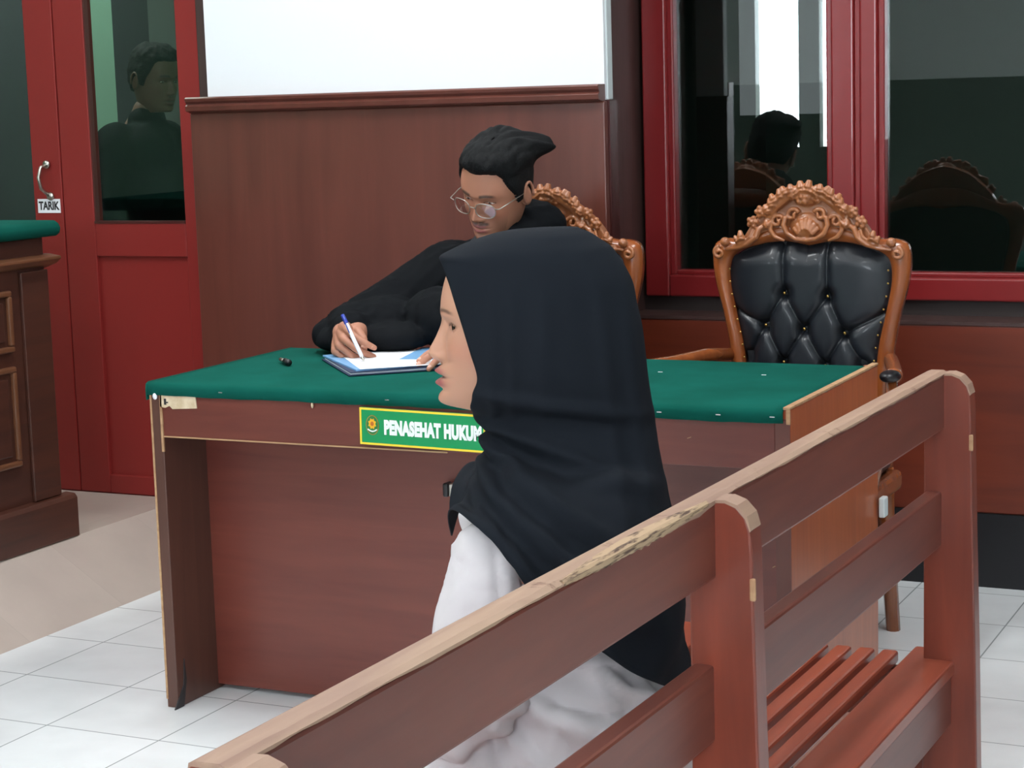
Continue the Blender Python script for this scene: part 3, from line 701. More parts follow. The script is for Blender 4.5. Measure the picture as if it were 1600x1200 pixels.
    for sx in (-1, 1):
        MB().tube([(sx*.205, -.44, .40), (sx*.225, -.455, .33), (sx*.222, -.455, .22), (sx*.205, -.445, .10), (sx*.212, -.46, .02), (sx*.212, -.465, 0)], [.034, .034, .024, .016, .020, .024], 12).build('leg', M['stile'], r, True)
        MB().tube([(sx*.185, .0, .43), (sx*.19, .01, .25), (sx*.195, .05, 0)], [.024, .02, .018], 10).build('leg', M['stile'], r, True)
        arm = MB().tube([(sx*.205, -.015, .705), (sx*.235, -.12, .715), (sx*.275, -.25, .712), (sx*.305, -.36, .715), (sx*.312, -.42, .722)], [.016, .018, .018, .019, .017], 10).build('armrest', M['stile'], r, True)
        MB().ell((sx*.315, -.44, .725), (.024, .034, .014), None, 14, 10).build('arm_pad', M['blackplastic'], arm, True)
        MB().tube([(sx*.312, -.42, .712), (sx*.318, -.43, .66), (sx*.298, -.40, .58), (sx*.262, -.36, .50), (sx*.235, -.34, .42)], [.013, .018, .014, .014, .020], 10).build('arm_support', M['stile'], r, True)
    return r
ch = carved_chair(); ch2 = copy_tree(ch)
ch.location = (-1.418, 4.70, 0); tag(ch, 'empty carved armchair with black tufted leather back in front of the window', 'chair', 'carved armchairs behind the desk')
ch2.location = (-2.098, 4.645, 0); tag(ch2, 'carved armchair the writing man sits in, mostly hidden behind him', 'chair', 'carved armchairs behind the desk')

# ================================================================== PEOPLE
def head_mesh(T, skin, lip, brow, female=True, eye_h=.0042, mouth_open=.0, ear=True, moustache=None, sc=1.0, nose=1.0):
    """closed head + neck skin, local axes: x forward, y left, z up, origin between the eyes' level and the ears"""
    R_ = [( .004, .1140, -.008, .1135, .003), (.034, .1115, -.048, .110, .036), (.062, .098, -.076, .092, .058), (.080, .074, -.092, .066, .070),
          (.089, .046, -.099, .036, .0745), (.0915, .022, -.098, .010, .0745), (.087, .004, -.092, -.012, .073), (.0860, -.016, -.084, -.034, .0705),
          (.0865, -.036, -.076, -.052, .0665), (.087, -.052, -.070, -.068, .0620), (.088, -.068, -.066, -.082, .0570), (.088, -.082, -.063, -.094, .0515),
          (.090, -.095, -.062, -.106, .0445), (.085, -.107, -.062, -.118, .0385), (.060, -.113, -.062, -.130, .042), (.025, -.119, -.063, -.142, .049),
          (.004, -.140, -.064, -.158, .053), (.000, -.175, -.068, -.180, .056), (.002, -.21, -.075, -.21, .062)]
    nr, nc = 190, 200
    P = cr(R_, nr); P[:, 4] = np.maximum(P[:, 4], .001); P[:, 0] = np.maximum(P[:, 0], P[:, 2]+.004)
    # denser columns at the front
    u = np.linspace(-1, 1, nc, endpoint=False); th = np.pi*(.55*u+.45*u**3)
    V = np.zeros((nr, nc, 3))
    for i in range(nr):
        xf, zf, xb, zb, w = P[i]; cx = (xf+xb)/2; ax = (xf-xb)/2
        e = 2.0 + .35*smst(.09, .03, zf)*smst(-.13, -.10, zf)
        cxx = np.sign(np.cos(th))*np.abs(np.cos(th))**(2/e); sy_ = np.sign(np.sin(th))*np.abs(np.sin(th))**(2/e)
        x = cx+ax*cxx; y = w*sy_
        # narrow the face a little in front of the ears
        taper = 1-.10*smst(.03, .085, x)*smst(-.02, -.09, zf)
        V[i, :, 0] = x; V[i, :, 1] = y*taper; V[i, :, 2] = zb+(zf-zb)*np.clip((x-xb)/max(xf-xb, 1e-5), 0, 1)
    x, y, z = V[..., 0].copy(), V[..., 1].copy(), V[..., 2].copy()
    front = smst(.02, .05, x)*(z > -.118)
    g = lambda yc, zc, sy2, sz: np.exp(-((y-yc)/sy2)**2-((z-zc)/sz)**2)
    gs = lambda yc, zc, sy2, sz: g(yc, zc, sy2, sz)+g(-yc, zc, sy2, sz)
    d = np.zeros_like(x)
    zz = [-.070, -.0545, -.050, -.0455, -.038, -.030, -.015, .0, .010, .022]; hh = [0, .000, .006, .0165, .0235, .0205, .0125, .0060, .002, 0]; ww = [.010, .010, .0095, .010, .0105, .0100, .0080, .0065, .007, .009]
    if female: hh = [v*1.12 for v in hh]; d += .0055*smst(-.045, -.060, z)*np.exp(-(y/.035)**2)
    d += nose*np.interp(z, zz, hh)*np.exp(-(np.abs(y)/np.interp(z, zz, ww))**2.2)
    d += nose*gs(.0135, -.0425, .0058, .0062)*.0085
    d += -gs(.0068, -.0515, .0032, .0026)*.005
    d += gs(.026, .0185, .018, .008)*(.0025 if female else .0045)
    d += -gs(.031, .001, .0155, .0105)*.0085 - gs(.012, .0, .005, .010)*.003
    d += gs(.043, -.030, .017, .016)*.0045
    d += g(0, -.066, .026, .015)*.0045
    d += g(0, -.0625, .019, .0036)*.0052 + gs(.008, -.0605, .007, .003)*.0010
    d += g(0, -.0765-mouth_open*.5, .0165, .0048)*.0068
    d += -g(0, -.0695-mouth_open*.3, .023, .0016+mouth_open*.35)*(.0055+mouth_open)
    d += -g(0, -.0875, .018, .004)*.0035 + g(0, -.101, .015, .009)*.0040
    d += -g(0, -.0575, .003, .004)*.0008
    x = x+d*front
    # jaw drop for a speaking mouth
    z = z - mouth_open*.8*smst(-.069, -.075, z)*front
    # eyes
    eyes = []
    for s in (-1, 1):
        ey, ez = s*.0315, .0005
        k = np.argmin((y-ey)**2+(z-ez)**2+(x < .03)*1); xs = x.flat[k]
        ec = np.array([xs-.0085, ey, ez]); re = .0120
        rr = (y-ey)**2+(z-ez)**2; ball = np.where(rr < re*re, ec[0]+np.sqrt(np.maximum(re*re-rr, 0)), -1)
        almond = (1-((y-ey)/.0118)**2); op = (np.abs(z-ez+.0004) < eye_h*almond) & (ball > 0) & (x > .03)
        lid = (ball > 0) & (x > .03)
        x = np.where(lid, np.maximum(x, ball+.0013), x)
        x = np.where(op, np.minimum(x, ball-.0015), x)
        eyes.append((ec, re, op))
    V = np.stack([x, y, z], -1)
    # colours
    C = np.ones((nr, nc, 3))*np.array(lin(skin)[:3])
    def blend(mask, col):
        nonlocal C
        C = C*(1-mask[..., None])+np.array(lin(col)[:3])*mask[..., None]
    fr = (x > .045)
    blend(.35*gs(.045, -.032, .022, .018)*fr, tuple(np.array(skin)*np.array((1.0, .82, .80))))
    lipm = np.clip(1.25*np.exp(-(y/.0215)**4)*(np.exp(-((z+.0628-.0016*np.exp(-(y/.008)**2))/.0042)**4)+np.exp(-((z+.0770+mouth_open*.8)/.0055)**4)), 0, 1)*fr
    blend(lipm, lip)
    blend(np.clip(1.1*np.exp(-(y/.020)**4)*np.exp(-((z+.0695+mouth_open*.3)/(.0010+mouth_open*.35))**4), 0, 1)*fr, (60, 26, 26))
    bm_ = np.exp(-((z-(.0205+.0035*np.sin((np.abs(y)-.012)/.036*math.pi)))/(.0026 if female else .0040))**4)*smst(.010, .016, np.abs(y))*smst(.053, .042, np.abs(y))*fr
    blend(.88*bm_, brow)
    for ec, re, op in eyes:
        ry = (y-ec[1]); am = np.clip(1-(ry/.0150)**2, 0, 1)
        upl = np.exp(-((z-ec[2]-(eye_h*am+.0002))/.0012)**2)*(np.abs(ry) < .0155)*fr; blend(.9*upl, (28, 18, 16))
        lol = np.exp(-((z-ec[2]+(eye_h*am+.0006))/.0010)**2)*(np.abs(ry) < .014)*fr; blend(.4*lol, (70, 40, 34))
    blend(.75*gs(.0068, -.0520, .0030, .0022)*fr*np.ones_like(x), (70, 36, 30))  # shade of the nostril hollows painted into the skin colour
    if moustache:
        mm = np.exp(-((z+.0565)/.0042)**4)*smst(.030, .022, np.abs(y))*(1-.5*np.exp(-(y/.003)**2))*fr
        blend(.85*mm, moustache)
        blend(.55*g(0, -.0885, .010, .0045)*fr, moustache); blend(.45*g(0, -.104, .020, .010)*fr, moustache); blend(.30*gs(.048, -.075, .014, .03)*fr, moustache)
    me = grid_mesh('head', V, True, True, True); me.flip_normals()
    paint(me, C.reshape(-1, 3))
    parts = [me]
    if ear:
        for s in (-1, 1):
            b = MB(); b.ell((-.012, s*.077, -.012), (.017, .007, .031), Euler((0, math.radians(12), s*math.radians(-22))), 16, 12)
            pts = []
            for k in range(15):
                a = math.radians(-70+ k*20); pts.append((-.014-.016*math.cos(a)*-1*1.0-.003, s*(.083+.003*math.sin(a*.5)), -.008+.029*math.sin(a)))
            b.tube(pts, .0036, 7)
            em = bpy.data.meshes.new('ear'); b.bm.to_mesh(em); b.bm.free(); paint(em, np.ones((len(em.vertices), 3))*np.array(lin(tuple(np.array(skin)*.93))[:3])); parts.append(em)
    out = join(parts, 'head')
    Ms = T @ Matrix.Scale(sc, 4)
    out.transform(Ms)
    # eyeballs (separate small meshes returned in world space)
    ems = []
    for ec, re, op in eyes:
        b = MB(); bmesh.ops.create_uvsphere(b.bm, u_segments=32, v_segments=24, radius=re, matrix=Matrix.Rotation(math.radians(90), 4, 'Y'))
        em = bpy.data.meshes.new('eye'); b.bm.to_mesh(em); b.bm.free(); v = get_v(em)
        down = -.0 if female else -.004
        rad = np.hypot(v[:, 1], v[:, 2]-down); c = np.ones((len(v), 3))*np.array(lin((222, 212, 206))[:3])
        c[(rad < (.0068 if female else .0058)) & (v[:, 0] > 0)] = lin((48, 28, 20))[:3]; c[(rad < (.0034 if female else .0026)) & (v[:, 0] > 0)] = lin((12, 10, 10))[:3]
        paint(em, c)
        if female: em.transform(Matrix.Rotation(math.radians(30), 4, 'Z'))
        em.transform(Matrix.Translation(ec.tolist())); em.transform(Ms); ems.append(em)
    return out, ems, (V, nr, nc)

def cap(b, pts, rads):
    pts = [Vector(p) for p in pts]
    for i in range(len(pts)-1):
        a, c = pts[i], pts[i+1]; t = c-a; L = t.length
        if L < 1e-6: continue
        q = t.to_track_quat('Z', 'Y').to_matrix().to_4x4()
        bmesh.ops.create_cone(b.bm, cap_ends=True, segments=18, radius1=rads[i], radius2=rads[i+1], depth=L, matrix=Matrix.Translation((a+c)/2) @ q)
    for p, r_ in zip(pts, rads): bmesh.ops.create_uvsphere(b.bm, u_segments=18, v_segments=12, radius=r_, matrix=Matrix.Translation(p))

def hand(b, T, side, curls, thumb, spread=(6, 1, -4, -10), sc=1.0):
    """T: wrist frame, +y fingers, +z back of the hand, x*side towards the thumb. side=+1: thumb on +x"""
    J = {}
    P = lambda x, y, z: T @ (Vector((x*side, y, z))*sc)
    # palm
    for (x0, y0, r0, x1, y1, r1) in ((.014, .0, .019, .030, .080, .0125), (.004, .0, .019, .010, .086, .0125), (-.006, .0, .019, -.010, .083, .0120), (-.014, .0, .017, -.029, .074, .0115)):
        cap(b, [P(x0, y0, 0), P((x0+x1)/2, (y0+y1)/2, .001), P(x1, y1, 0)], [r0*sc, (r0+r1)*.5*sc, r1*sc])
    cap(b, [P(0, -.05, .001), P(0, 0, 0)], [.024*sc, .023*sc])
    base = [(.031, .086), (.010, .092), (-.011, .088), (-.030, .078)]
    lens = [(.043, .026, .021), (.047, .030, .022), (.043, .028, .022), (.034, .021, .019)]
    rad = [(.0095, .0086, .0080, .0066), (.0098, .0088, .0082, .0067), (.0093, .0084, .0078, .0064), (.0082, .0074, .0068, .0056)]
    tips = []
    for k in range(4):
        a = 0; p = Vector((base[k][0], base[k][1], 0)); sp = math.radians(spread[k]); pts = [p.copy()]
        for j in range(3):
            a += math.radians(curls[k][j])
            d = Vector((math.sin(sp)*math.cos(a), math.cos(sp)*math.cos(a), -math.sin(a)))
            p = p+d*lens[k][j]; pts.append(p.copy())
        cap(b, [P(*q) for q in pts], [v*sc for v in rad[k]]); tips.append(P(*pts[-1]))
        J[k] = [P(*q) for q in pts]
    pts = [Vector(q) for q in thumb]
    cap(b, [P(*q) for q in pts], [v*sc for v in (.0155, .0125, .0105, .0080)[:len(pts)]])
    J['thumb'] = [P(*q) for q in pts]
    return J

def wrinkle(me, amp, seed, stretch=(1, 1, 1), scale=9, mask=None, ridged=True):
    from mathutils import noise
    v = get_v(me); n = get_n(me); d = np.zeros(len(v)); off = Vector((seed*3.1, seed*1.7, seed*.9))
    st = np.array(stretch)*scale
    for i, p in enumerate(v*st):
        q = Vector(p)+off
        w_ = noise.noise(q*.6)*1.2
        a = noise.noise(q+Vector((w_, w_, w_)))
        d[i] = (1-abs(a)*2.4) if ridged else a
    if mask is not None: d *= mask(v)
    set_v(me, v+n*(d*amp)[:, None])

def skinpaint(me, rgb): paint(me, np.ones((len(me.vertices), 3))*np.array(lin(rgb)[:3]))

# ---------------------------------------------------------------- seated woman
P0 = Vector((-1.054, 2.340, 0))
WM = Matrix(((-cyw, syw, 0, P0.x), (-syw, -cyw, 0, P0.y), (0, 0, 1, 0), (0, 0, 0, 1)))
wo = thing('person', (P0.x, P0.y, .42), 'person in black hijab and white tunic sitting on the bench, seen in profile', 'person')
HT = WM @ Matrix.Translation((.065, 0, 1.069))
SK = (188, 140, 116)
hm, ems, _ = head_mesh(HT, SK, (158, 86, 84), (84, 58, 48), True, .0046, .0024, False, None, .96, .95)
b = MB()
cap(b, [(-.0, 0, .93), (-.01, 0, .86), (0, 0, .62), (-.02, 0, .53)], [.05, .09, .10, .12])
for s in (-1, 1):
    AR = 1 if s > 0 else .55
    cap(b, [(.02, s*.10, .83), (.07, s*.15, .79), (.13*AR, s*.17, .62), (.16, s*.14, .57), (.18, s*.11, .555)], [.05, .045, .040, .030, .024])
    hand(b, Matrix.Translation((.17, s*.12, .55)) @ Matrix.Rotation(math.radians(-90-s*52), 4, 'Z') @ Matrix.Rotation(math.radians(-12), 4, 'X'), -s if False else s, [(20, 25, 15)]*4, [(.012, .01, -.006), (.034, .035, -.012), (.045, .060, -.016), (.046, .084, -.020)], sc=.92)
    cap(b, [(-.02, s*.09, .51), (.33, s*.11, .468), (.345, s*.11, .10)], [.075, .042, .038])
bd = fuse(b.bm, .005, 3, .5, 'body'); bd.transform(WM); skinpaint(bd, SK)
me = join([hm, bd], 'body'); link_mesh('body', me, M['skin'], wo, True)
for em in ems: link_mesh('eye', em, M['eye'], wo, True)
b = MB()
tm = MB(); tm.tube([(.0845, -.012, -.0655), (.0905, -.006, -.0655), (.0920, 0, -.0655), (.0905, .006, -.0655), (.0845, .012, -.0655)], .0022, 6)
o = tm.build('teeth', None, None, True); mt = o.data; bpy.data.objects.remove(o); mt.transform(HT @ Matrix.Scale(.96, 4)); link_mesh('teeth', mt, M['teeth'], wo, True)

# hijab
def hijab():
    A = np.linspace(0, math.pi, 61)       # phi, front to back (left side), mirrored later
    def ring(af, ab, w, z, edge=None, zb=None, e=2.1):
        c_, r_ = (af+ab)/2, (af-ab)/2; p0 = 0
        if edge is not None: p0 = math.acos(np.clip((edge-c_)/r_, -1, 1)**1)
        ph = p0+(math.pi-p0)*(A/math.pi)
        a = c_+r_*np.sign(np.cos(ph))*np.abs(np.cos(ph))**(2/e); bb = w*np.abs(np.sin(ph))**(2/e)
        zz = z+((zb if zb is not None else z)-z)*(1-np.cos(ph))/2
        return np.stack([a, bb, zz], 1)
    def free(pts):                          # control points (a, b, z) at given phi
        ph = np.array([p[0] for p in pts])*math.pi/180; q = np.array([p[1:] for p in pts])
        # smooth interpolation
        t = np.interp(A, ph, np.arange(len(ph))); out = []
        m_ = len(q)
        i = np.clip(np.floor(t).astype(int), 0, m_-2); u = (t-i)[:, None]
        g_ = lambda k: q[np.clip(k, 0, m_-1)]
        p0, p1, p2, p3 = g_(i-1), g_(i), g_(i+1), g_(i+2)
        return .5*((2*p1)+(-p0+p2)*u+(2*p0-5*p1+4*p2-p3)*u*u+(-p0+3*p1-3*p2+p3)*u**3)
    rows = [ring(.003, .000, .0015, 1.1936), ring(.030, -.028, .018, 1.1928), ring(.062, -.034, .034, 1.1905), ring(.088, -.047, .050, 1.185), ring(.118, -.061, .062, 1.1755),
            ring(.140, -.074, .072, 1.166), ring(.1515, -.084, .078, 1.159, None, 1.152),
            ring(.152, -.091, .082, 1.150, .147, 1.140), ring(.152, -.101, .087, 1.128, .1385, 1.118), ring(.152, -.106, .090, 1.100, .130, 1.090),
            ring(.150, -.112, .092, 1.072, .1215, 1.062), ring(.148, -.1155, .092, 1.040, .1125, 1.030), ring(.146, -.118, .090, 1.010, .1045, 1.000),
            ring(.146, -.121, .086, .990, .1085, .975), ring(.140, -.1245, .082, .968, .1160, .950),
            ring(.108, -.128, .076, .951, None, .925, 2.0), ring(.098, -.131, .082, .930, None, .900, 2.0), ring(.102, -.136, .100, .900, None, .870, 2.0)]
    rows.append(free([(0, .112, 0, .872), (30, .108, .062, .874), (60, .085, .125, .880), (90, .020, .155, .880), (120, -.060, .135, .868), (150, -.120, .075, .850), (180, -.143, 0, .835)]))
    rows.append(free([(0, .127, 0, .842), (30, .123, .085, .848), (60, .098, .172, .848), (90, .020, .205, .835), (120, -.075, .175, .800), (150, -.130, .095, .780), (180, -.152, 0, .765)]))
    rows.append(free([(0, .140, 0, .812), (30, .138, .098, .846), (60, .106, .205, .843), (90, .020, .236, .772), (120, -.080, .200, .715), (150, -.140, .105, .690), (180, -.162, 0, .680)]))
    rows.append(free([(0, .150, 0, .784), (25, .146, .090, .838), (60, .108, .216, .838), (90, .020, .246, .735), (120, -.075, .205, .650), (150, -.138, .112, .598), (180, -.168, 0, .572)]))
    n = 150
    C_ = np.array(rows)                     # (k, 61, 3)
    t = np.linspace(0, len(rows)-1, n); i = np.clip(np.floor(t).astype(int), 0, len(rows)-2); u = (t-i)[:, None, None]
    g_ = lambda k: C_[np.clip(k, 0, len(rows)-1)]
    p0, p1, p2, p3 = g_(i-1), g_(i), g_(i+1), g_(i+2)
    L = .5*((2*p1)+(-p0+p2)*u+(2*p0-5*p1+4*p2-p3)*u*u+(-p0+3*p1-3*p2+p3)*u**3)
    Rr = (L*np.array([1, -1, 1]))[:, ::-1][:, 1:]
    V = np.concatenate([L, Rr], 1)
    me = grid_mesh('hijab', V, wrap=False)
    v = get_v(me); nn = get_n(me); 
    if (nn[:, 2]*(v[:, 2] > 1.15)).sum() < 0: nn = -nn
    a_, b_, z_ = v[:, 0], v[:, 1], v[:, 2]
    low = smst(1.0, .90, z_); sg_ = np.sign(b_)
    d = np.zeros(len(v))
    # folds swinging from under the chin round the shoulder to the back
    for k, (z0, sl, amp, wd) in enumerate(((.945, -.45, .0075, .010), (.915, -.75, .0085, .012), (.880, -.95, .0080, .013), (.985, -.20, .0045, .009), (.84, -1.25, .007, .015))):
        s_ = z_-(z0+sl*(.10-a_)*.9)
        d += 1.5*amp*np.exp(-(s_/wd)**2)*smst(-.16, -.02, a_)*smst(.13, .06, a_-.02)*(b_ > -.02)
        d -= 1.5*amp*.6*np.exp(-((s_+wd*1.9)/wd)**2)*smst(-.15, .02, a_)*smst(.13, .06, a_-.02)*(b_ > -.02)
    # vertical creases beside the cheek and down the back
    for a0, amp, wd in ((.085, .0035, .006), (.060, .003, .006), (-.06, .004, .010), (-.095, .004, .010), (.02, .003, .012)):
        s_ = a_-(a0+.08*(1.02-z_)*(-1 if a0 < 0 else .3))
        d += amp*np.exp(-(s_/wd)**2)*smst(1.16, 1.06, z_)*smst(.62, .75, z_)
    d += .004*np.sin(a_*60+z_*22+1.5*np.sin(z_*30))*smst(.86, .74, z_)
    set_v(me, v+nn*d[:, None])
    me.transform(WM)
    o = link_mesh('hijab', me, M['hijab'], wo, True)
    md = o.modifiers.new('s', 'SOLIDIFY'); md.thickness = .0022; md.offset = 0
hijab()

# tunic
AR_ = lambda s: 1 if s > 0 else .5
b = MB()
E_ = lambda c, r_, rot=None: b.ell(c, r_, rot, 28, 18)
E_((-.005, 0, .79), (.095, .135, .100)); E_((.0, 0, .70), (.118, .158, .13)); E_((.0, 0, .56), (.150, .185, .130)); E_((-.03, 0, .50), (.15, .19, .070))
for s in (-1, 1):
    cap(b, [(.045, s*.105, .800), (.085, s*.150, .782), (.108*AR_(s), s*.170, .70), (.128*AR_(s), s*.175, .62)], [.050, .056, .063, .062])
    cap(b, [(.128*AR_(s), s*.175, .62), (.155*AR_(s), s*.15, .575), (.185, s*.115, .555)], [.060, .048, .036])
    cap(b, [(-.03, s*.10, .51), (.16, s*.11, .497), (.33, s*.11, .470)], [.080, .070, .052])
tm = fuse(b.bm, .0065, 10, .6, 'tunic')
v = get_v(tm); nn = get_n(tm); a_, b_, z_ = v.T
d = np.zeros(len(v))
# sleeve folds and hanging folds of the skirt
side_ = smst(.08, .16, b_)
for (p, q, amp, wd) in (((.080, .87), (.072, .66), .0065, .0045), ((.090, .86), (.083, .66), -.004, .006), ((.050, .82), (.045, .70), -.007, .009), ((.155, .80), (.095, .795), .0035, .0035), ((.135, .78), (.120, .64), .006, .009), ((.12, .74), (.10, .62), -.006, .009), ((.14, .75), (.165, .66), .004, .006), ((.06, .775), (.145, .765), .003, .004),
                        ((.10, .62), (-.06, .55), .016, .012), ((.115, .60), (.02, .50), .015, .011), ((.06, .66), (-.11, .63), .011, .008), ((-.02, .64), (-.13, .57), .012, .008), ((.04, .60), (-.10, .575), -.008, .007),
                        ((.10, .60), (.09, .46), -.012, .010), ((.03, .62), (-.03, .46), -.008, .012), ((-.05, .60), (-.10, .47), .008, .012), ((.16, .60), (.13, .50), .010, .012), ((.24, .58), (.20, .47), .008, .012)):
    px, pz = p; qx, qz = q; dx, dz = qx-px, qz-pz; t = np.clip(((a_-px)*dx+(z_-pz)*dz)/(dx*dx+dz*dz), 0, 1)
    ds = np.hypot(a_-px-t*dx, z_-pz-t*dz); d += amp*np.exp(-(ds/wd)**2)*(.3+.7*np.sin(math.pi*np.clip(t, .05, .95)))*(b_ > 0)
set_v(tm, v+nn*d[:, None])
wrinkle(tm, .0065, 3, (1, 1, .55), 12)
wrinkle(tm, .0018, 9, (1, 1, .8), 34)
tm.transform(WM); link_mesh('tunic', tm, M['tunic'], wo, True)
# trousers and shoes
b = MB()
for s in (-1, 1): cap(b, [(.10, s*.11, .495), (.33, s*.11, .468), (.355, s*.11, .39), (.35, s*.115, .10)], [.058, .048, .052, .050])
tm = fuse(b.bm, .01, 6, .5, 'trousers'); tm.transform(WM); link_mesh('trousers', tm, M['trouser'], wo, True)
for s in (-1, 1):
    b = MB(); cap(b, [(.35, s*.115, .045), (.50, s*.125, .035)], [.042, .034]); sm_ = fuse(b.bm, .006, 4, .5, 'shoe'); vv = get_v(sm_); vv[:, 2] = np.maximum(vv[:, 2], .003); set_v(sm_, vv); sm_.transform(WM); link_mesh('shoe', sm_, M['blackplastic'], wo, True)

# ---------------------------------------------------------------- writing man
mn = thing('person', (-2.1, 4.42, .45), 'person with glasses and moustache in black robe writing at the desk', 'person')
SKM = (178, 122, 98)
HM_ = Matrix.Translation((-2.104, 4.33, 1.153)) @ Matrix.Rotation(math.radians(-90-12), 4, 'Z') @ Matrix.Rotation(math.radians(24), 4, 'Y') @ Matrix.Rotation(math.radians(-12), 4, 'X')
hm, ems, (HV, hnr, hnc) = head_mesh(HM_, SKM, (150, 84, 82), (40, 28, 24), False, .0022, 0, True, (44, 32, 28), 1.0, 1.05)
b = MB()
cap(b, [(-2.09, 4.46, 1.03), (-2.10, 4.44, .97), (-2.10, 4.41, .70), (-2.09, 4.40, .61)], [.055, .10, .11, .11])
# right arm and hand (image left), left arm and hand
cap(b, [(-2.27, 4.38, .93), (-2.42, 4.21, .82), (-2.345, 4.03, .815)], [.05, .04, .028])
cap(b, [(-1.96, 4.40, .93), (-1.87, 4.18, .83), (-1.96, 4.00, .812)], [.05, .04, .028])
for s in (-1, 1): cap(b, [(-2.09+s*.09, 4.40, .58), (-2.09+s*.12, 4.02, .57), (-2.09+s*.12, 4.00, .10)], [.075, .055, .04])
bd = fuse(b.bm, .006, 3, .5, 'body'); skinpaint(bd, SKM)
def frame(o, y, z):
    y = Vector(y).normalized(); z = Vector(z); z = (z-y*z.dot(y)).normalized(); x = y.cross(z)
    T = Matrix.Identity(4)
    for i, v_ in enumerate((x, y, z)):
        for r_ in range(3): T[r_][i] = v_[r_]
    T.translation = Vector(o); return T
b = MB()
TR = frame((-2.378, 4.022, .818), (.48, -.86, -.10), (-.72, -.40, .50))
JR = hand(b, TR, -1, [(34, 44, 18), (44, 54, 24), (56, 66, 32), (66, 72, 35)], [(.012, .012, -.010), (.030, .040, -.028), (.026, .068, -.044), (.012, .092, -.054)], spread=(2, 0, -2, -4))
hr = fuse(b.bm, .0017, 4, .5, 'hand'); skinpaint(hr, SKM)
b = MB()
TL = frame((-1.968, 4.005, .815), (-.62, -.78, -.06), (.05, -.10, 1))
JL = hand(b, TL, 1, [(14, 12, 8), (12, 14, 8), (14, 16, 10), (18, 20, 10)], [(.012, .012, -.006), (.036, .040, -.010), (.048, .066, -.012), (.052, .092, -.014)], spread=(9, 2, -5, -12))
hl = fuse(b.bm, .0017, 4, .5, 'hand'); skinpaint(hl, SKM)
# finger nails painted as paler skin at the tips
for hmesh, J in ((hr, JR), (hl, JL)):
    v = get_v(hmesh); a = hmesh.color_attributes['Col']; c = np.empty(len(v)*4); a.data.foreach_get('color', c); c = c.reshape(-1, 4)
    Tz = (TR if J is JR else TL).to_3x3() @ Vector((0, 0, 1))
    for k in (0, 1, 2, 3, 'thumb'):
        tip = J[k][-1]; pr_ = J[k][-2]; up = np.array(Tz); dd = v-np.array(tip+(pr_-tip)*.12)
        mk = (np.linalg.norm(dd, axis=1) < .0085) & (dd@up > .0035)
        c[mk, :3] = lin((214, 168, 150))[:3]
        kn = np.linalg.norm(v-np.array(J[k][1]), axis=1) < .008; c[kn, :3] *= .86
    a.data.foreach_set('color', c.ravel())
me = join([hm, bd, hr, hl], 'body'); link_mesh('body', me, M['skin'], mn, True)
for em in ems: link_mesh('eye', em, M['eye'], mn, True)

# hair: shell over the skull with a swept quiff
from mathutils import noise as mnoise
x, y, z = HV[..., 0], HV[..., 1], HV[..., 2]
def hairline(x_, y_):
    # z above which hair grows, as a function of the position round the head
    az = np.degrees(np.arctan2(np.abs(y_), x_-(-.005)))
    return np.interp(az, [0, 22, 38, 46, 56, 66, 74, 84, 96, 110, 125, 180], [.079, .080, .076, .066, .034, .012, -.018, -.018, .012, .0, -.045, -.060])
hz = hairline(x, y); mk = smst(-.003, .004, z-hz)
tmpm = grid_mesh('t', HV, True, True, True); tmpm.flip_normals(); nrm = get_n(tmpm).reshape(HV[..., 0].size, 3)[:hnr*hnc].reshape(hnr, hnc, 3); bpy.data.meshes.remove(tmpm)
top = smst(.050, .095, z)
th_ = .005+.009*top + .008*smst(.0, .07, x)*smst(.075, .095, z) + .012*smst(.02, -.07, x)*smst(.03, .08, z)
nz_ = np.array([mnoise.noise(Vector((x.flat[i]*45, y.flat[i]*95, z.flat[i]*45))) for i in range(x.size)]).reshape(x.shape)
th_ = th_*(1+.35*nz_)
H = HV + nrm*((th_*mk) - .003*(1-mk))[..., None]
H[..., 1] += .006*top*mk
# backward-pointing tuft at the crown
H += (np.array([-.038, .032, -.024])*(1.25*np.exp(-((x+.066)/.026)**2-((y-.034)/.022)**2)*smst(.03, .08, z)*mk)[..., None])
keep = (mk[:-1, :] > .02)
me = grid_mesh('hair', H, True, False, False, keep); bm_ = bmesh.new(); bm_.from_mesh(me); bmesh.ops.delete(bm_, geom=[v_ for v_ in bm_.verts if not v_.link_faces], context='VERTS'); bm_.to_mesh(me); bm_.free()
me.transform(HM_); o = link_mesh('hair', me, M['hair'], mn, True); o.modifiers.new('s', 'SOLIDIFY').thickness = .003

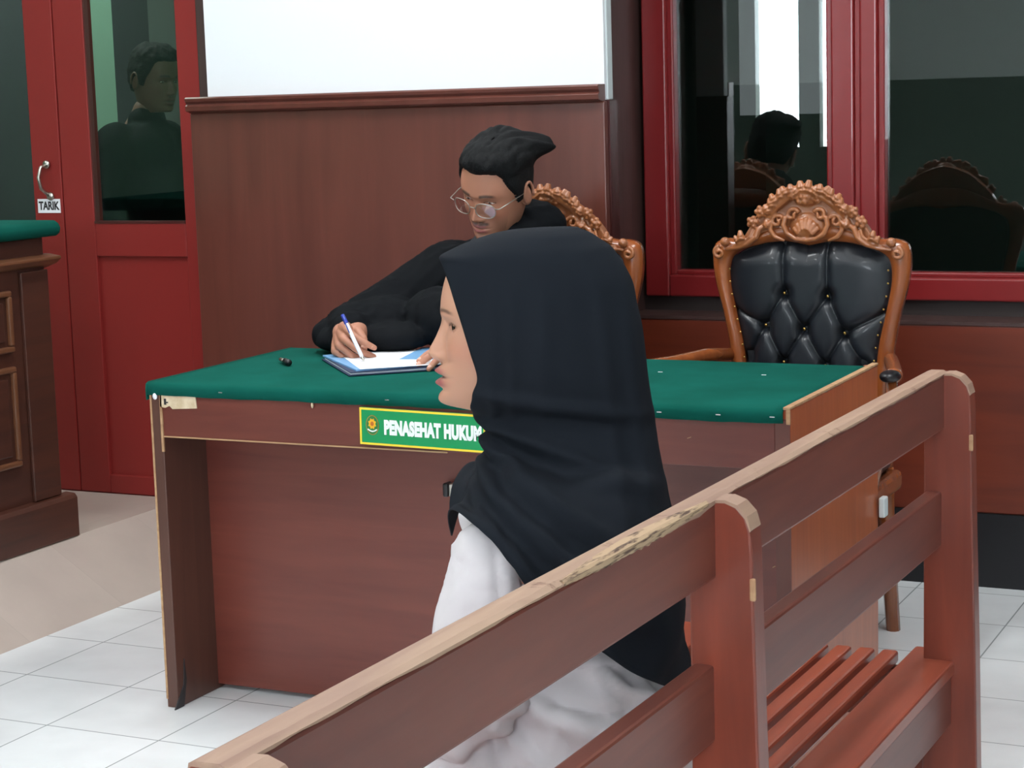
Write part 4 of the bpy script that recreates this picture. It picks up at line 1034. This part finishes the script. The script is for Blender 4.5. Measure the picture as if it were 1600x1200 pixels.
# glasses
gl = thing('glasses', (0, 0, 0)); gl.parent = mn; gl.location = (0, 0, 0) 
gl.location = Vector((-2.07, 4.27, 1.118))-wloc(mn)
def tr_tube(name, pts, rad, material, par, closed=False, seg=8):
    o = MB().tube([HM_ @ Vector(p) for p in pts], rad, seg, closed).build(name, material, None, True); me = o.data; bpy.data.objects.remove(o); return link_mesh(name, me, material, par, True)
for s in (-1, 1):
    cy_, cz_ = s*.034, -.008
    pts = [(.106-.012*abs((cy_+.026*math.cos(a))/.06)**2, cy_+.0255*math.copysign(abs(math.cos(a))**.8, math.cos(a)), cz_+.0195*math.copysign(abs(math.sin(a))**.8, math.sin(a))) for a in np.linspace(0, 2*math.pi, 36, endpoint=False)]
    tr_tube('rim', pts, .0011, M['metal'], gl, True)
    lm = bpy.data.meshes.new('lens'); c0 = (.1055, cy_, cz_); lm.from_pydata([tuple(HM_ @ Vector(p)) for p in pts]+[tuple(HM_ @ Vector(c0))], [], [(i, (i+1) % 36, 36) for i in range(36)]); lm.update(); o = link_mesh('lens', lm, M['lens'], gl); o.modifiers.new('s', 'SOLIDIFY').thickness = .0012
    tr_tube('temple', [(.097, s*.060, .000), (.094, s*.072, .002), (.050, s*.078, .001), (.0, s*.081, -.002), (-.018, s*.081, -.012), (-.026, s*.080, -.028)], .0014, M['metal'], gl)
tr_tube('bridge', [(.1065, -.0090, -.004), (.110, -.004, .0), (.110, .004, .0), (.1065, .0090, -.004)], .0012, M['metal'], gl)

# robe
b = MB()
E_ = lambda c, r_, rot=None: b.ell(c, r_, rot, 28, 18)
E_((-2.10, 4.43, .86), (.205, .150, .170)); E_((-2.10, 4.41, .70), (.215, .150, .19)); E_((-2.10, 4.40, .60), (.22, .16, .11)); E_((-2.10, 4.44, .955), (.17, .12, .085)); E_((-2.09, 4.45, 1.0), (.085, .085, .055))
E_((-2.27, 4.40, .930), (.090, .10, .080)); E_((-1.955, 4.40, .950), (.088, .10, .082)); E_((-2.065, 4.47, 1.05), (.080, .070, .060)); E_((-2.07, 4.40, 1.025), (.060, .07, .04))
cap(b, [(-2.27, 4.38, .920), (-2.365, 4.30, .855), (-2.425, 4.22, .815)], [.085, .078, .070])
cap(b, [(-2.425, 4.22, .815), (-2.42, 4.13, .81), (-2.385, 4.075, .81)], [.068, .062, .050])
E_((-2.36, 4.20, .83), (.10, .10, .062)); E_((-2.41, 4.10, .795), (.075, .075, .034)); E_((-2.30, 4.12, .80), (.10, .08, .034)); E_((-2.46, 4.13, .80), (.055, .065, .040)); E_((-2.20, 4.22, .84), (.10, .10, .07))
cap(b, [(-1.965, 4.38, .925), (-1.90, 4.27, .87), (-1.86, 4.19, .835)], [.082, .078, .070])
cap(b, [(-1.86, 4.19, .835), (-1.89, 4.09, .825), (-1.925, 4.045, .822)], [.074, .062, .050])
rm = fuse(b.bm, .0075, 6, .6, 'robe')
v = get_v(rm); under = (v[:, 1] < 4.185) & (v[:, 2] < .768); v[under, 2] = .766; set_v(rm, v)
keepz = lambda v: smst(.765, .79, v[:, 2])
wrinkle(rm, .006, 5, (1, 1, .6), 9, keepz); wrinkle(rm, .004, 8, (1, 1, .7), 24, keepz)
link_mesh('robe', rm, M['robe'], mn, True)
# satin collar bands
for s in (-1, 1):
    pts = [(-2.09+s*.085, 4.42, 1.045), (-2.10+s*.085, 4.345, 1.0), (-2.10+s*.075, 4.285, .92), (-2.10+s*.06, 4.262, .82)]
    MB().tube(pts, [.012, .020, .022, .022], 10, flat=.45, up=(0, -1, .3)).build('collar_band', M['satin'], mn, True)
b = MB()
for s in (-1, 1): cap(b, [(-2.10+s*.09, 4.40, .585), (-2.10+s*.12, 4.02, .575), (-2.10+s*.12, 3.99, .48), (-2.10+s*.12, 4.00, .09)], [.085, .066, .064, .052])
tm = fuse(b.bm, .01, 5, .5, 'trousers'); link_mesh('trousers', tm, M['trouser'], mn, True)
for s in (-1, 1):
    b = MB(); cap(b, [(-2.10+s*.12, 4.03, .045), (-2.10+s*.13, 3.90, .035)], [.042, .036]); sm_ = fuse(b.bm, .006, 4, .5, 'shoe'); vv = get_v(sm_); vv[:, 2] = np.maximum(vv[:, 2], .003); set_v(sm_, vv); link_mesh('shoe', sm_, M['blackplastic'], mn, True)

# ---------------------------------------------------------------- pen, papers, small things on the desk
pen = thing('ballpoint_pen', (-2.236, 3.90, .778), 'white ballpoint pen with blue end held in the writing hand', 'pen')
tip = Vector((-2.238, 3.880, .7735)); topp = Vector((-2.312, 3.915, .878)); dp = (topp-tip)
lerp = lambda t: tip+dp*t
MB().tube([lerp(0), lerp(.04), lerp(.10)], [.0008, .0022, .0042], 10).build('tip', M['metal'], pen, True)
MB().tube([lerp(.10), lerp(.14), lerp(.80)], [.0042, .0048, .0048], 12).build('barrel', M['clearp'], pen, True)
MB().tube([lerp(.80), lerp(.82), lerp(.99), lerp(1.0)], [.0050, .0052, .0046, .002], 12).build('end_cap', M['blueink'], pen, True)
clp = lerp(.9)+Vector((.002, -.006, 0)); MB().tube([lerp(.97)+Vector((0, -.004, 0)), clp, lerp(.62)+Vector((.001, -.0075, 0))], .0012, 6).build('clip', M['blueink'], pen, True)
def sheet(name, cx, cy, w, l, ang, z, t, material, label=None, cat=None, group=None, parent=None, curl=0):
    nx, ny = 12, 16; c, s = math.cos(ang), math.sin(ang); V = []
    for j in range(ny+1):
        row = []
        for i in range(nx+1):
            u, v_ = (i/nx-.5)*w, (j/ny-.5)*l; row.append((cx+u*c-v_*s, cy+u*s+v_*c, z+curl*max(0, abs(u)/w*2-.6)**2*.03))
        V.append(row)
    me = grid_mesh(name, np.array(V), wrap=False); o = link_mesh(name, me, material, parent)
    md = o.modifiers.new('s', 'SOLIDIFY'); md.thickness = t; md.offset = 1
    if label: tag(o, label, cat, group)
    return o
A45 = math.radians(42)
Z0 = .7605
fold = thing('document_folder', (-2.22, 3.93, Z0), 'dark blue folder lying on the green desk under the writing paper', 'folder')
sheet('cover', -2.222, 3.935, .225, .315, A45, Z0, .002, M['darkblue'], parent=fold); sheet('page_block', -2.222, 3.935, .212, .300, A45, Z0+.002, .004, M['paper'], parent=fold); sheet('cover', -2.220, 3.937, .222, .312, A45, Z0+.0062, .0018, M['darkblue'], parent=fold)
sheet('notebook', -2.228, 3.943, .205, .297, A45+.06, Z0+.0082, .0035, M['lightblue'], 'light blue notebook between the folder and the top sheet', 'notebook')
sheet('paper_sheet', -2.200, 3.948, .205, .290, A45-.04, Z0+.0119, .0006, M['paper'], 'white sheet the man is writing on, on top of the notebook', 'paper')
sheet('paper_sheet', -2.13, 4.06, .15, .21, A45-.5, Z0+.0128, .0006, M['lightblue'], 'pale blue sheet sticking out behind the resting hand', 'paper')
cp = thing('pen_cap', (-2.455, 3.885, .766), 'small black and grey pen cap lying alone on the green cloth', 'cap')
MB().tube([(-2.487, 3.915, .7665), (-2.458, 3.888, .7665)], [.0052, .0062], 12).build('cap_body', M['metal'], cp, True)
MB().tube([(-2.458, 3.888, .7675), (-2.432, 3.864, .7675)], [.0072, .0075], 12).build('cap_end', M['blackplastic'], cp, True)

# ---------------------------------------------------------------- person behind the door glass
dp_ = thing('person', (-4.20, 5.80, 0), 'person in black standing behind the glass of the red door', 'person')
HD = Matrix.Translation((-4.155, 5.80, 1.475)) @ Matrix.Rotation(math.radians(-12), 4, 'Z') @ Matrix.Rotation(math.radians(10), 4, 'Y')
hm, ems, (HV2, a2, b2) = head_mesh(HD, (112, 80, 64), (110, 66, 60), (30, 22, 20), False, .003, 0, True, None, .97)
b = MB()
cap(b, [(-4.20, 5.80, 1.36), (-4.23, 5.80, 1.25), (-4.21, 5.80, .90)], [.05, .09, .11])
for s in (-1, 1):
    cap(b, [(-4.23, 5.80+s*.15, 1.27), (-4.25, 5.80+s*.21, 1.02), (-4.10, 5.80+s*.17, .90)], [.045, .04, .03])
    hand(b, frame((-4.09, 5.80+s*.17, .895), (1, -s*.2, -.3), (0, 0, 1)), -s, [(20, 25, 15)]*4, [(.012, .01, -.006), (.034, .035, -.012), (.045, .060, -.016), (.046, .084, -.020)])
bd = fuse(b.bm, .006, 3, .5, 'body'); skinpaint(bd, (112, 80, 64))
link_mesh('body', join([hm, bd], 'body'), M['skin'], dp_, True)
for em in ems: link_mesh('eye', em, M['eye'], dp_, True)
x, y, z = HV2[..., 0], HV2[..., 1], HV2[..., 2]
mk2 = smst(-.003, .004, z-hairline(x, y))
H2 = HV2+nrm[:a2]*((.008+.006*smst(.05, .1, z))*mk2*(1+.4*nz_)-.003*(1-mk2))[..., None]
me = grid_mesh('hair', H2, True, False, False, mk2[:-1, :] > .02); bm_ = bmesh.new(); bm_.from_mesh(me); bmesh.ops.delete(bm_, geom=[v_ for v_ in bm_.verts if not v_.link_faces], context='VERTS'); bm_.to_mesh(me); bm_.free()
me.transform(HD @ Matrix.Scale(.97, 4)); o = link_mesh('hair', me, M['hair'], dp_, True); o.modifiers.new('s', 'SOLIDIFY').thickness = .003
b = MB()
for c, r_ in (((-4.185, 5.80, 1.22), (.125, .19, .11)), ((-4.175, 5.80, 1.08), (.12, .17, .19)), ((-4.20, 5.80, .88), (.115, .16, .22)), ((-4.20, 5.80, 1.33), (.06, .08, .05))): b.ell(c, r_, None, 28, 18)
for s in (-1, 1):
    cap(b, [(-4.23, 5.80+s*.15, 1.25), (-4.26, 5.80+s*.21, 1.04), (-4.13, 5.80+s*.18, .91)], [.075, .068, .052])
rm = fuse(b.bm, .009, 6, .5, 'jacket'); wrinkle(rm, .006, 4, (1, 1, .6), 9); link_mesh('jacket', rm, M['robe'], dp_, True)
b = MB()
for s in (-1, 1): cap(b, [(-4.20, 5.80+s*.09, .85), (-4.19, 5.80+s*.10, .45), (-4.20, 5.80+s*.10, .09)], [.10, .075, .06])
link_mesh('trousers', fuse(b.bm, .01, 5, .5, 'trousers'), M['trouser'], dp_, True)
for s in (-1, 1):
    b = MB(); cap(b, [(-4.22, 5.80+s*.10, .045), (-4.08, 5.80+s*.11, .035)], [.042, .036]); sm_ = fuse(b.bm, .006, 4, .5, 'shoe'); vv = get_v(sm_); vv[:, 2] = np.maximum(vv[:, 2], .003); set_v(sm_, vv); link_mesh('shoe', sm_, M['blackplastic'], dp_, True)
